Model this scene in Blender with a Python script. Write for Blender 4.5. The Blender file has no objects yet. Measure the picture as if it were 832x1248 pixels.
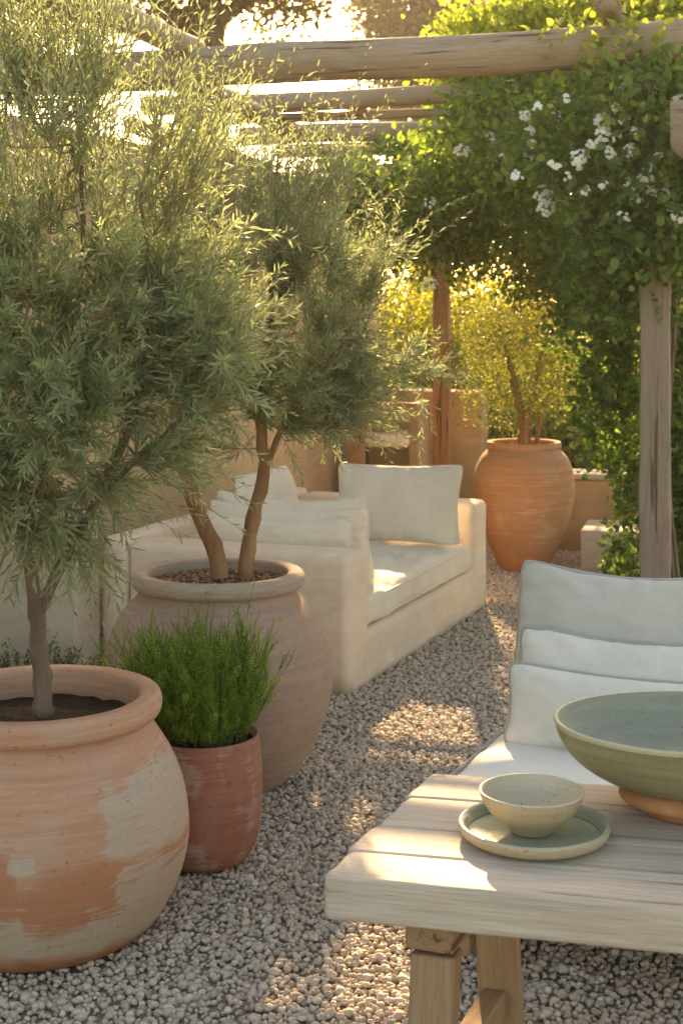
import bpy, bmesh, math, random
import numpy as np
from mathutils import Vector, Matrix, noise, Euler

rng = np.random.default_rng(7)
random.seed(7)
scene = bpy.context.scene
HAZE = .0008
COL = scene.collection
PI = math.pi
CAMZ, FPX, CX, HY = 1.65, 1800.0, 416.0, 380.0

def at(px, py, d):            # a point seen at a photo pixel, d metres away
    return np.array([(px - CX) / FPX * d, d, CAMZ - (py - HY) / FPX * d])

# ------------------------------------------------------------------ nodes / materials
def new_mat(name):
    m = bpy.data.materials.new(name); m.use_nodes = True
    nt = m.node_tree; nt.nodes.clear()
    out = nt.nodes.new('ShaderNodeOutputMaterial')
    return m, nt, out

def N(nt, kind, **kw):
    n = nt.nodes.new(kind)
    for k, v in kw.items():
        if k in ('i',):
            for a, b in v.items(): n.inputs[a].default_value = b
        else: setattr(n, k, v)
    return n

def c4(c): return (c[0], c[1], c[2], 1.0)

def ramp(nt, fac, stops):
    r = nt.nodes.new('ShaderNodeValToRGB')
    el = r.color_ramp.elements
    while len(el) > len(stops): el.remove(el[-1])
    while len(el) < len(stops): el.new(0.5)
    for e, (p, c) in zip(el, stops):
        e.position = p; e.color = c4(c) if len(c) == 3 else c
    nt.links.new(fac, r.inputs[0])
    return r.outputs[0]

def noise_tex(nt, vec, scale, detail=6, rough=.6, mapping=None, dist=0):
    if mapping is not None:
        mp = N(nt, 'ShaderNodeMapping'); mp.inputs['Scale'].default_value = mapping
        nt.links.new(vec, mp.inputs[0]); vec = mp.outputs[0]
    n = N(nt, 'ShaderNodeTexNoise')
    n.inputs['Scale'].default_value = scale; n.inputs['Detail'].default_value = detail
    n.inputs['Roughness'].default_value = rough; n.inputs['Distortion'].default_value = dist
    nt.links.new(vec, n.inputs['Vector'])
    return n.outputs['Fac']

def mixc(nt, fac, a, b, blend='MIX'):
    m = N(nt, 'ShaderNodeMix'); m.data_type = 'RGBA'; m.blend_type = blend
    for s, v in ((m.inputs[0], fac), (m.inputs[6], a), (m.inputs[7], b)):
        if hasattr(v, 'node'): nt.links.new(v, s)
        elif isinstance(v, (int, float)): s.default_value = v
        else: s.default_value = c4(v)
    return m.outputs[2]

def math_n(nt, op, a, b=None):
    m = N(nt, 'ShaderNodeMath', operation=op)
    for s, v in ((m.inputs[0], a), (m.inputs[1], b)):
        if v is None: continue
        if hasattr(v, 'node'): nt.links.new(v, s)
        else: s.default_value = v
    return m.outputs[0]

def bump(nt, h, strength=.3, dist=.01, prev=None):
    b = N(nt, 'ShaderNodeBump'); b.inputs['Strength'].default_value = strength
    b.inputs['Distance'].default_value = dist
    nt.links.new(h, b.inputs['Height'])
    if prev is not None: nt.links.new(prev, b.inputs['Normal'])
    return b.outputs[0]

def bsdf(nt, out, color, rough=.8, normal=None, spec=.3, sheen=0):
    p = N(nt, 'ShaderNodeBsdfPrincipled')
    if hasattr(color, 'node'): nt.links.new(color, p.inputs['Base Color'])
    else: p.inputs['Base Color'].default_value = c4(color)
    if hasattr(rough, 'node'): nt.links.new(rough, p.inputs['Roughness'])
    else: p.inputs['Roughness'].default_value = rough
    p.inputs['Specular IOR Level'].default_value = spec
    if sheen: p.inputs['Sheen Weight'].default_value = sheen
    if normal is not None: nt.links.new(normal, p.inputs['Normal'])
    nt.links.new(p.outputs[0], out.inputs[0])
    return p

def objco(nt):
    return N(nt, 'ShaderNodeTexCoord').outputs['Object']

def mat_leaf(name, stops, trans=.45, rough=.5, back=None, tcol=None):
    m, nt, out = new_mat(name)
    a = N(nt, 'ShaderNodeAttribute'); a.attribute_name = 'rnd'
    col = ramp(nt, a.outputs['Fac'], stops)
    if back is not None:
        g = N(nt, 'ShaderNodeNewGeometry')
        col = mixc(nt, math_n(nt, 'MULTIPLY', g.outputs['Backfacing'], .6), col, back)
    p = N(nt, 'ShaderNodeBsdfPrincipled'); p.inputs['Roughness'].default_value = rough
    p.inputs['Specular IOR Level'].default_value = .35
    nt.links.new(col, p.inputs['Base Color'])
    t = N(nt, 'ShaderNodeBsdfTranslucent')
    tc = mixc(nt, 1.0, col, tcol or (1.7, 1.75, .8), 'MULTIPLY')
    nt.links.new(tc, t.inputs[0])
    mx = N(nt, 'ShaderNodeMixShader'); mx.inputs[0].default_value = trans
    nt.links.new(p.outputs[0], mx.inputs[1]); nt.links.new(t.outputs[0], mx.inputs[2])
    nt.links.new(mx.outputs[0], out.inputs[0])
    return m

def mat_simple(name, c1, c2, scale=8, rough=.85, bstr=.25, bdist=.004, bscale=60, spec=.2, mapping=None, sheen=0):
    m, nt, out = new_mat(name); co = objco(nt)
    f = noise_tex(nt, co, scale, 6, .6, mapping)
    col = ramp(nt, f, [(.3, c1), (.7, c2)])
    b = bump(nt, noise_tex(nt, co, bscale, 5, .7, mapping), bstr, bdist)
    bsdf(nt, out, col, rough, b, spec, sheen)
    return m

def mat_plaster(name, c1, c2, c3):
    m, nt, out = new_mat(name); co = objco(nt)
    f = noise_tex(nt, co, 1.6, 8, .62)
    g = noise_tex(nt, co, 9, 6, .7, dist=.6)
    col = ramp(nt, f, [(.3, c1), (.5, c2), (.72, c3)])
    col = mixc(nt, math_n(nt, 'MULTIPLY', g, .34), col, tuple(x * .74 for x in c2))
    tr = noise_tex(nt, co, 1.0, 6, .7, (3, 3, 11), 1.2)
    col = mixc(nt, ramp(nt, tr, [(.45, (0, 0, 0)), (.7, (.4, .4, .4))]), col, tuple(min(1, x * 1.18) for x in c3))
    b1 = bump(nt, noise_tex(nt, co, 7, 5, .6, dist=.7), .45, .02)
    b2 = bump(nt, noise_tex(nt, co, 110, 5, .75), .5, .003, b1)
    bsdf(nt, out, col, .9, b2, .15)
    return m

def mat_wood(name, dark, mid, light, bstr=.5, rough=.8):       # the grain runs along local X
    m, nt, out = new_mat(name); co = objco(nt)
    f = noise_tex(nt, co, 1.0, 8, .7, (2.4, 38, 38), .9)
    g = noise_tex(nt, co, 1.0, 6, .75, (7, 260, 260), .3)
    big = noise_tex(nt, co, 3.0, 4, .5, (1, 2, 2))
    col = ramp(nt, f, [(.28, dark), (.5, mid), (.72, light)])
    col = mixc(nt, .5, col, ramp(nt, g, [(.35, tuple(x * .55 for x in mid)), (.62, light)]))
    col = mixc(nt, math_n(nt, 'MULTIPLY', big, .5), col, tuple(x * .8 for x in mid))
    crack = ramp(nt, noise_tex(nt, co, 1.0, 3, .5, (1.3, 40, 40), .4), [(.34, (0, 0, 0)), (.39, (1, 1, 1))])
    col = mixc(nt, 1.0, col, mixc(nt, crack, (.42, .36, .3), (1, 1, 1)), 'MULTIPLY')
    b = bump(nt, g, bstr, .003)
    b = bump(nt, crack, .6, .004, b)
    b = bump(nt, f, .4, .006, b)
    bsdf(nt, out, col, rough, b, .25)
    return m

def mat_fabric(name, c1, c2, weave=900):
    m, nt, out = new_mat(name); co = objco(nt)
    f = noise_tex(nt, co, 5, 4, .6)
    th = noise_tex(nt, co, 1.0, 3, .6, (14, 200, 200))
    th2 = noise_tex(nt, co, 1.0, 3, .6, (200, 200, 14))
    t = math_n(nt, 'ADD', th, th2)
    col = ramp(nt, f, [(.3, c1), (.7, c2)])
    col = mixc(nt, .15, col, ramp(nt, t, [(.7, tuple(x * .6 for x in c1)), (1.0, c2)]))
    b = bump(nt, t, .25, .0012)
    b = bump(nt, noise_tex(nt, co, 11, 4, .55, dist=.8), .45, .012, b)
    bsdf(nt, out, col, .95, b, .12, .15)
    return m

def mat_terracotta(name, base1, base2, wash, burnt):
    # 'wash' (lime bloom) and 'burnt' (bare orange clay) are per-vertex masks with shapes of their own
    m, nt, out = new_mat(name); co = objco(nt)
    streak = noise_tex(nt, co, 1.0, 8, .68, (3, 3, 60), .5)
    fine = noise_tex(nt, co, 1.0, 5, .75, (14, 14, 160))
    blot = noise_tex(nt, co, 4.5, 7, .62, dist=.5)
    col = ramp(nt, streak, [(.28, base1), (.7, base2)])
    col = mixc(nt, ramp(nt, blot, [(.48, (0, 0, 0)), (.74, (.4, .4, .4))]), col, tuple(x * .8 + .05 for x in wash))
    def edge(attr, lo, hi):
        a = N(nt, 'ShaderNodeAttribute'); a.attribute_name = attr
        s = math_n(nt, 'ADD', a.outputs['Fac'], math_n(nt, 'MULTIPLY', math_n(nt, 'SUBTRACT', streak, .5), 1.1))
        s = math_n(nt, 'ADD', s, math_n(nt, 'MULTIPLY', math_n(nt, 'SUBTRACT', fine, .5), .9))
        s = math_n(nt, 'ADD', s, math_n(nt, 'MULTIPLY', math_n(nt, 'SUBTRACT', blot, .5), .5))
        return ramp(nt, s, [(lo, (0, 0, 0)), (hi, (1, 1, 1))])
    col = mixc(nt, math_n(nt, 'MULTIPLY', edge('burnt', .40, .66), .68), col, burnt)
    wc = ramp(nt, fine, [(.3, tuple(x * .8 for x in wash)), (.65, wash)])
    col = mixc(nt, math_n(nt, 'MULTIPLY', edge('wash', .40, .62), .72), col, wc)
    pits = ramp(nt, noise_tex(nt, co, 55, 4, .7), [(.30, (.55, .5, .45)), (.40, (1, 1, 1))])
    col = mixc(nt, .8, col, pits, 'MULTIPLY')
    b = bump(nt, fine, .35, .002); b = bump(nt, streak, .35, .004, b)
    b = bump(nt, noise_tex(nt, co, 110, 4, .7), .25, .0015, b)
    bsdf(nt, out, col, .88, b, .2)
    return m

def mat_glaze(name, c1, c2, speck, rough=.35, bandmap=(4, 4, 50)):
    m, nt, out = new_mat(name); co = objco(nt)
    st = noise_tex(nt, co, 1.0, 6, .65, bandmap, .4)
    col = ramp(nt, st, [(.3, c1), (.68, c2)])
    sp = ramp(nt, noise_tex(nt, co, 210, 2, .5), [(.31, (1, 1, 1)), (.35, (0, 0, 0))])
    col = mixc(nt, math_n(nt, 'MULTIPLY', sp, .8), col, speck)
    b = bump(nt, noise_tex(nt, co, 1.0, 3, .5, (1.5, 1.5, 90)), .5, .002); b = bump(nt, st, .4, .003, b); b = bump(nt, noise_tex(nt, co, 70, 3, .6), .15, .001, b)
    bsdf(nt, out, col, rough, b, .4)
    return m

M = {}
M['plaster'] = mat_plaster('plaster', (.70, .57, .44), (.80, .675, .54), (.84, .735, .61))
M['plaster_grey'] = mat_plaster('plaster_grey', (.50, .43, .34), (.58, .50, .40), (.64, .56, .46))
M['house'] = mat_plaster('house_plaster', (.54, .40, .25), (.64, .48, .31), (.70, .55, .37))
M['stucco'] = mat_plaster('stucco', (.31, .215, .115), (.41, .295, .165), (.48, .36, .215))
M['concrete'] = mat_plaster('concrete', (.34, .30, .25), (.44, .39, .33), (.50, .45, .38))
M['wood_log'] = mat_wood('weathered_log', (.17, .115, .075), (.38, .29, .205), (.54, .44, .33))
M['wood_post'] = mat_wood('weathered_post', (.13, .095, .075), (.28, .22, .175), (.40, .335, .28))
M['wood_warm'] = mat_wood('warm_post', (.12, .055, .025), (.33, .17, .08), (.46, .27, .14))
M['wood_table'] = mat_wood('table_wood', (.27, .205, .15), (.56, .475, .385), (.76, .68, .585), .4, .7)
M['wood_leg'] = mat_wood('table_leg_wood', (.17, .095, .05), (.36, .235, .135), (.48, .34, .21), .4)
M['linen'] = mat_fabric('cream_linen', (.76, .685, .57), (.85, .79, .69))
M['linen_seat'] = mat_fabric('white_linen', (.80, .765, .70), (.87, .84, .78))
M['grey_linen'] = mat_fabric('grey_linen', (.49, .475, .435), (.58, .565, .52))
M['light_linen'] = mat_fabric('light_linen', (.67, .65, .60), (.76, .74, .69))
M['piping_grey'] = mat_fabric('piping_grey', (.34, .335, .31), (.42, .415, .385))
M['soil'] = mat_simple('soil', (.018, .012, .009), (.06, .04, .026), 40, .95, .9, .02, 70)
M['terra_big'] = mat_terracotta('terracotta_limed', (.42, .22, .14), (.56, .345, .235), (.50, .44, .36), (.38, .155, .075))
M['terra_mid'] = mat_terracotta('terracotta_dusty', (.33, .225, .175), (.44, .32, .255), (.46, .40, .33), (.50, .24, .12))
M['terra_small'] = mat_terracotta('terracotta_red', (.29, .115, .072), (.41, .19, .132), (.50, .36, .29), (.36, .12, .06))
M['terra_rear'] = mat_terracotta('terracotta_orange', (.36, .175, .085), (.48, .265, .145), (.58, .42, .28), (.50, .20, .08))
M['glaze_green'] = mat_glaze('green_glaze', (.20, .19, .10), (.30, .285, .165), (.10, .07, .03))
M['glaze_inner'] = mat_glaze('grey_green_glaze', (.25, .26, .20), (.32, .33, .26), (.14, .14, .10), .6)
M['glaze_rim'] = mat_glaze('rim_glaze', (.42, .42, .30), (.50, .48, .34), (.3, .2, .1), .35)
M['glaze_sand'] = mat_glaze('sand_glaze', (.42, .34, .22), (.52, .43, .30), (.2, .13, .07), .45)
M['glaze_sand_in'] = mat_glaze('sand_green_glaze', (.46, .42, .31), (.56, .51, .39), (.2, .13, .07), .5)
M['glaze_plate'] = mat_glaze('plate_glaze', (.30, .34, .25), (.38, .41, .31), (.14, .14, .09), .22, (8, 8, 8))
M['clay_foot'] = mat_simple('raw_clay', (.46, .20, .08), (.60, .33, .17), 30, .8, .6, .003, 160)
M['bark'] = mat_simple('bark', (.11, .078, .055), (.25, .19, .14), 14, .9, .9, .01, 40, .15, (1, 1, .35))
M['bark_red'] = mat_simple('bark_red', (.20, .10, .05), (.38, .23, .13), 14, .9, .9, .01, 40, .15, (1, 1, .35))
M['branch'] = mat_simple('branch', (.17, .14, .09), (.32, .26, .18), 20, .85, .3)
M['twig'] = mat_simple('twig', (.22, .19, .10), (.34, .30, .16), 20, .85, .2)
M['green_stem'] = mat_simple('green_stem', (.07, .12, .02), (.14, .19, .04), 20, .85, .2)
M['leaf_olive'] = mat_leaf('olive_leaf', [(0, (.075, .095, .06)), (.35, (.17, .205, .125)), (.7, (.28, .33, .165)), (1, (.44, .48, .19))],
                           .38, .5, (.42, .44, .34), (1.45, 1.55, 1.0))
M['leaf_rosemary'] = mat_leaf('herb_leaf', [(0, (.055, .11, .012)), (.5, (.13, .24, .02)), (1, (.28, .37, .04))], .4, .8)
M['leaf_vine'] = mat_leaf('vine_leaf', [(0, (.045, .085, .025)), (.5, (.11, .185, .05)), (.8, (.19, .28, .075)), (1, (.34, .40, .09))], .42, .5)
M['leaf_yellow'] = mat_leaf('yellow_leaf', [(0, (.09, .11, .02)), (.5, (.22, .24, .035)), (1, (.44, .41, .05))], .55, .5, None, (1.55, 1.45, .6))
M['leaf_top'] = mat_leaf('vine_leaf_painted_sun', [(0, (.12, .16, .035)), (.5, (.26, .31, .06)), (1, (.46, .46, .10))], .5)  # lit copy of the vine leaf: sunlight put into the colour
M['leaf_rear'] = mat_leaf('small_brownish_leaf', [(0, (.07, .08, .03)), (.5, (.16, .165, .055)), (1, (.30, .30, .075))], .45)
M['leaf_far'] = mat_leaf('far_leaf', [(0, (.09, .075, .035)), (.5, (.16, .14, .06)), (1, (.26, .22, .09))], .35)
M['leaf_low'] = mat_leaf('low_leaf', [(0, (.035, .06, .025)), (.6, (.085, .13, .045)), (1, (.17, .22, .07))], .35)
m, nt, out = new_mat('petal')
p = bsdf(nt, out, (.90, .90, .86), .5); M['petal'] = m
M['pollen'] = mat_simple('pollen', (.6, .42, .08), (.7, .5, .1), 20)
m, nt, out = new_mat('pebble')
a = N(nt, 'ShaderNodeAttribute'); a.attribute_name = 'rnd'; co = objco(nt)
col = ramp(nt, a.outputs['Fac'], [(0, (.34, .27, .21)), (.25, (.50, .43, .355)), (.6, (.62, .54, .445)), (.85, (.66, .50, .38)), (1, (.80, .74, .64))])
col = mixc(nt, .35, col, ramp(nt, noise_tex(nt, co, 160, 4, .7), [(.35, (.2, .18, .16)), (.6, (.6, .56, .5))]))
bsdf(nt, out, col, .9, bump(nt, noise_tex(nt, co, 260, 4, .7), .5, .002), .2); M['pebble'] = m
M['chip'] = mat_leaf('bark_chip', [(0, (.10, .05, .025)), (.5, (.22, .12, .06)), (1, (.36, .24, .14))], .0, .9)
M['gravel_bed'] = mat_simple('gravel_bed', (.28, .24, .195), (.40, .35, .28), 60, .95, 1, .01, 90)
M['ground'] = mat_simple('ground', (.16, .17, .05), (.32, .29, .10), 1.3, .95, 1, .03, 20)

# ------------------------------------------------------------------ mesh helpers
def root(name, loc, label, cat, group=None, kind=None):
    o = bpy.data.objects.new(name, None); COL.objects.link(o)
    o.location = loc; o.empty_display_size = .1
    tag(o, label, cat, group, kind); return o

def tag(o, label=None, cat=None, group=None, kind=None):
    if label: o['label'] = label
    if cat: o['category'] = cat
    if group: o['group'] = group
    if kind: o['kind'] = kind
    return o

def wpos(o):
    p = Vector(o.location)
    while o.parent: o = o.parent; p = p + Vector(o.location)
    return p

def mesh_np(name, V, F, mat, parent=None, smooth=True, rnd=None, attrs=None, origin=None, mats=None, mat_idx=None):
    """V (n,3) world; F list of (k,m) int arrays."""
    V = np.asarray(V, dtype=np.float64)
    off = wpos(parent) if parent is not None else Vector(origin if origin is not None else (0, 0, 0))
    V = V - np.array(off)
    me = bpy.data.meshes.new(name)
    if not isinstance(F, list): F = [F]
    F = [np.asarray(f, dtype=np.int32) for f in F if len(f)]
    loops = np.concatenate([f.ravel() for f in F])
    tot = np.concatenate([np.full(len(f), f.shape[1], dtype=np.int32) for f in F])
    start = np.concatenate([[0], np.cumsum(tot)[:-1]]).astype(np.int32)
    me.vertices.add(len(V)); me.vertices.foreach_set('co', V.astype(np.float32).ravel())
    me.loops.add(len(loops)); me.loops.foreach_set('vertex_index', loops)
    me.polygons.add(len(tot)); me.polygons.foreach_set('loop_start', start); me.polygons.foreach_set('loop_total', tot)
    me.polygons.foreach_set('use_smooth', np.full(len(tot), smooth, dtype=bool))
    for mm in (mats or [mat]): me.materials.append(mm)
    if mat_idx is not None: me.polygons.foreach_set('material_index', np.asarray(mat_idx, dtype=np.int32))
    me.update(calc_edges=True)
    if rnd is not None:
        at_ = me.attributes.new('rnd', 'FLOAT', 'POINT'); at_.data.foreach_set('value', np.asarray(rnd, dtype=np.float32))
    for k, v in (attrs or {}).items():
        at_ = me.attributes.new(k, 'FLOAT', 'POINT'); at_.data.foreach_set('value', np.asarray(v, dtype=np.float32))
    me.validate(clean_customdata=False)
    o = bpy.data.objects.new(name, me); COL.objects.link(o)
    if parent is not None: o.parent = parent
    else: o.location = off
    return o

def place(o, mat4, parent=None):     # mat4 in world; roots only translate
    if parent is not None:
        o.parent = parent; o.matrix_local = Matrix.Translation(-wpos(parent)) @ mat4
    else: o.matrix_world = mat4
    return o

def bm_obj(name, bm, mat, mat4=None, parent=None, smooth=True):
    me = bpy.data.meshes.new(name); bm.normal_update(); bm.to_mesh(me); bm.free()
    me.materials.append(mat)
    me.polygons.foreach_set('use_smooth', np.full(len(me.polygons), smooth, dtype=bool))
    o = bpy.data.objects.new(name, me); COL.objects.link(o)
    place(o, mat4 or Matrix.Identity(4), parent)
    return o

def frame(origin, xdir, up=(0, 0, 1)):
    x = Vector(xdir).normalized(); z = Vector(up)
    y = z.cross(x)
    if y.length < 1e-4: y = Vector((0, 1, 0))
    y.normalize(); z = x.cross(y)
    m = Matrix((x, y, z)).transposed().to_4x4(); m.translation = Vector(origin)
    return m

def vn(co, scale, seed=0.0):
    return noise.noise(Vector((co[0] * scale + seed, co[1] * scale + seed * 1.7, co[2] * scale - seed)))

def soft_box(name, size, r, mat, mat4, parent=None, n=(14, 10, 5), bulge=0, wob=0, wscale=6, shear=None, seed=0.0, crease=0):
    """box with rounded edges; local X,Y centred, Z from 0 up."""
    sx, sy, sz = [s / 2 for s in size]
    verts, faces, idx = [], [], {}
    def lin(k, h):
        rr = min(r, h * .98)
        a = [-1 + 2 * i / k for i in range(k + 1)]
        c = [-h, -h + rr * .12, -h + rr * .3, -h + rr * .6, -h + rr] + [(-h + rr) + (2 * h - 2 * rr) * i / k for i in range(1, k)] + [h - rr, h - rr * .6, h - rr * .3, h - rr * .12, h]
        return c
    lx, ly, lz = lin(n[0], sx), lin(n[1], sy), lin(n[2], sz)
    def add(x, y, z):
        key = (round(x, 6), round(y, 6), round(z, 6))
        if key in idx: return idx[key]
        v = Vector((x, y, z))
        inner = Vector((max(-sx + r, min(sx - r, x)) if sx > r else 0, max(-sy + r, min(sy - r, y)) if sy > r else 0, max(-sz + r, min(sz - r, z)) if sz > r else 0))
        d = v - inner
        if d.length > 1e-9: v = inner + d.normalized() * min(r, max(sx, sy, sz))* 1.0
        if bulge:
            u, w = x / sx, y / sy
            v.z += bulge * (1 - u * u) * (1 - w * w) * (1 if z > 0 else .2)
        if wob:
            v += Vector((vn(v, wscale, seed + 1), vn(v, wscale, seed + 5), vn(v, wscale, seed + 9))) * wob
        if crease:
            v += Vector((0, 0, 1)) * crease * (abs(noise.noise(Vector((v.x * 3 + seed, v.y * 9, 0)))) - .2) * (1 if v.z > 0 else 0)
        v.z += sz
        if shear: v = shear(v)
        idx[key] = len(verts); verts.append(v); return idx[key]
    def face_grid(A, B, fn, flip):
        for i in range(len(A) - 1):
            for j in range(len(B) - 1):
                q = [add(*fn(A[i], B[j])), add(*fn(A[i + 1], B[j])), add(*fn(A[i + 1], B[j + 1])), add(*fn(A[i], B[j + 1]))]
                if len(set(q)) == 4: faces.append(q[::-1] if flip else q)
    face_grid(lx, ly, lambda a, b: (a, b, sz), False); face_grid(lx, ly, lambda a, b: (a, b, -sz), True)
    face_grid(lx, lz, lambda a, b: (a, -sy, b), False); face_grid(lx, lz, lambda a, b: (a, sy, b), True)
    face_grid(ly, lz, lambda a, b: (sx, a, b), False); face_grid(ly, lz, lambda a, b: (-sx, a, b), True)
    me = bpy.data.meshes.new(name); me.from_pydata([tuple(v) for v in verts], [], faces); me.materials.append(mat)
    me.polygons.foreach_set('use_smooth', np.full(len(me.polygons), True, dtype=bool)); me.update()
    o = bpy.data.objects.new(name, me); COL.objects.link(o)
    return place(o, mat4, parent)

def tubes(P, R, sides=4):
    """P (n,k,3) polylines, R (n,k) radii -> V, F"""
    P = np.asarray(P, float); R = np.asarray(R, float); n, k, _ = P.shape
    T = np.gradient(P, axis=1); T /= np.linalg.norm(T, axis=2, keepdims=True) + 1e-12
    ref = np.where(np.abs(T[:, :1, 2:3]) > .9, np.array([[[1., 0, 0]]]), np.array([[[0, 0, 1.]]]))
    A = np.cross(T, ref); A /= np.linalg.norm(A, axis=2, keepdims=True) + 1e-12
    B = np.cross(T, A)
    ang = np.arange(sides) * 2 * PI / sides
    ring = A[:, :, None, :] * np.cos(ang)[None, None, :, None] + B[:, :, None, :] * np.sin(ang)[None, None, :, None]
    V = P[:, :, None, :] + ring * R[:, :, None, None]
    idx = np.arange(n * k * sides).reshape(n, k, sides)
    a = idx[:, :-1, :]; b = np.roll(a, -1, axis=2); c = idx[:, 1:, :]; d = np.roll(c, -1, axis=2)
    F = np.stack([a, b, d, c], axis=-1).reshape(-1, 4)
    return V.reshape(-1, 3), F

def unit(v): return v / (np.linalg.norm(v, axis=-1, keepdims=True) + 1e-12)

def leaves_long(P, D, Nn, L, W, bend, rnd):
    """slender bent leaves; six verts each"""
    D = unit(D); S = unit(np.cross(D, Nn)); U = np.cross(S, D)
    L = L[:, None]; W = W[:, None]; b = bend[:, None]
    def pt(t, s): return P + D * L * t + S * W * s - U * (b * L * t * t)
    V = np.stack([P, pt(.35, -.5), pt(.35, .5), pt(.72, -.38), pt(.72, .38), pt(1, 0)], axis=1)
    n = len(P); i0 = np.arange(n)[:, None] * 6
    tri = np.concatenate([i0 + np.array([[0, 2, 1]]), i0 + np.array([[3, 4, 5]])])
    quad = i0 + np.array([[1, 2, 4, 3]])
    return V.reshape(-1, 3), tri, quad, np.repeat(rnd, 6)

def leaves_broad(P, D, Nn, L, W, fold, rnd):
    """ovate leaves folded on the midrib; seven verts"""
    D = unit(D); S = unit(np.cross(D, Nn)); U = np.cross(S, D)
    L = L[:, None]; W = W[:, None]; f = fold[:, None]
    V = np.stack([P, P + D * L * .22 - S * W * .46 + U * f * W, P + D * L * .62 - S * W * .40 + U * f * W * .8,
                  P + D * L, P + D * L * .62 + S * W * .40 + U * f * W * .8, P + D * L * .22 + S * W * .46 + U * f * W,
                  P + D * L * .5 - U * .02 * L], axis=1)
    n = len(P); i0 = np.arange(n)[:, None] * 7
    quad = np.concatenate([i0 + np.array([[0, 6, 2, 1]]), i0 + np.array([[0, 5, 4, 6]])])
    tri = np.concatenate([i0 + np.array([[6, 3, 2]]), i0 + np.array([[6, 4, 3]])])
    return V.reshape(-1, 3), tri, quad, np.repeat(rnd, 7)

def rand_dirs(n):
    v = rng.normal(size=(n, 3)); return unit(v)

def in_ellipsoids(ells, n, lo=0.0, hi=1.0):
    """ells: list (center3, radii3, weight)"""
    w = np.array([e[2] for e in ells], float); w /= w.sum()
    ch = rng.choice(len(ells), n, p=w)
    C = np.array([e[0] for e in ells])[ch]; R = np.array([e[1] for e in ells])[ch]
    d = rand_dirs(n); r = (lo ** 3 + rng.random(n) * (hi ** 3 - lo ** 3)) ** (1 / 3)
    return C + d * R * r[:, None], d

# corridors kept free of foliage (gaps cut into the crowns on purpose, so the low sun lights chosen spots)
SUN_AZ, SUN_EL = math.radians(1.5), math.radians(24)
SUN = np.array([math.sin(SUN_AZ) * math.cos(SUN_EL), math.cos(SUN_AZ) * math.cos(SUN_EL), math.sin(SUN_EL)])
GAPS = [((.75, 7.2, 0), .36), ((.55, 6.3, 0), .36), ((.38, 5.55, 0), .28), ((.88, 8.4, 0), .28), ((-.02, 5.06, 0), .26), ((.10, 3.75, 0), .22), ((.03, 3.45, 0), .15),
        ((.15, 2.95, .62), .24), ((.42, 4.05, .43), .13), ((.36, 6.9, .4), .22), ((.62, 7.5, .55), .3), ((.45, 12.6, 1.7), .28), ((2.0, 12.6, 1.8), .4), ((1.2, 13.2, 2.2), .25),
        ((1.2, 9.45, 1.7), .3), ((-.3, 5.2, 2.2), .25), ((-.8, 4.0, 2.2), .25), ((.1, 10.3, .9), .25), ((1.6, 8.6, 2.9), .5), ((.7, 8.8, 2.7), .4)]      # (point, radius)
def gapmask(P, f=1.5):
    keep = np.ones(len(P), bool)
    for g, r in (GAPS if f > 1 else GAPS[:11]):
        r = r * f
        v = P - np.array(g); t = v @ SUN
        dist = np.linalg.norm(v - t[:, None] * SUN, axis=1)
        rr = r * (1 + .35 * np.sin(7 * np.arctan2(v[:, 0], v[:, 2] - t * SUN[2]) + r * 40))
        keep &= ~((dist < rr) & (t > .5))
    return keep

def foliage(name, ells, n_clump, per, sigma, L, W, mat, parent, kind='broad', lo=.55, up=.2, rbias=None, gaps=False, twigs=None, extra_centers=None):
    C, d = in_ellipsoids(ells, n_clump, lo, 1.0)
    if extra_centers is not None: C = np.concatenate([C, extra_centers]); d = np.concatenate([d, rand_dirs(len(extra_centers))])
    n = len(C) * per
    cc = np.repeat(C, per, 0); dd = np.repeat(d, per, 0)
    P = cc + rng.normal(size=(n, 3)) * sigma
    crnd = np.repeat(rng.random(len(C)), per)
    keep = gapmask(P, .65 if gaps == 'vine' else 1.5) if gaps else np.ones(n, bool)
    P, dd, crnd = P[keep], dd[keep], crnd[keep]; n = len(P)
    D = unit(dd * .5 + rng.normal(size=(n, 3)) * .6 + np.array([0, 0, up]))
    Nn = unit(dd * .6 + rng.normal(size=(n, 3)) * .5 + np.array([0, 0, .5]))
    rnd = np.clip(.35 * crnd + .65 * rng.random(n) ** 1.3 + (rbias(P) if rbias else 0), 0, 1)
    LL = L * rng.uniform(.45, 1.35, n); WW = W * rng.uniform(.7, 1.2, n)
    if kind == 'broad': V, t, q, r = leaves_broad(P, D, Nn, LL, WW, rng.uniform(0, .3, n), rnd)
    else: V, t, q, r = leaves_long(P, D, Nn, LL, WW, rng.uniform(-.1, .4, n), rnd)
    o = mesh_np(name, V, [t, q], mat, parent, smooth=False, rnd=r)
    return o, C

# ------------------------------------------------------------------ ground
g = mesh_np('ground', np.array([[-70, -20, -.012], [70, -20, -.012], [70, 120, -.012], [-70, 120, -.012]]), np.array([[0, 1, 2, 3]]), M['ground'], smooth=False)
tag(g, kind='structure')
g = mesh_np('gravel_bed', np.array([[-4, -2, -.004], [6, -2, -.004], [6, 11.2, -.004], [-4, 11.2, -.004]]), np.array([[0, 1, 2, 3]]), M['gravel_bed'], smooth=False)
tag(g, kind='structure')

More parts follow.
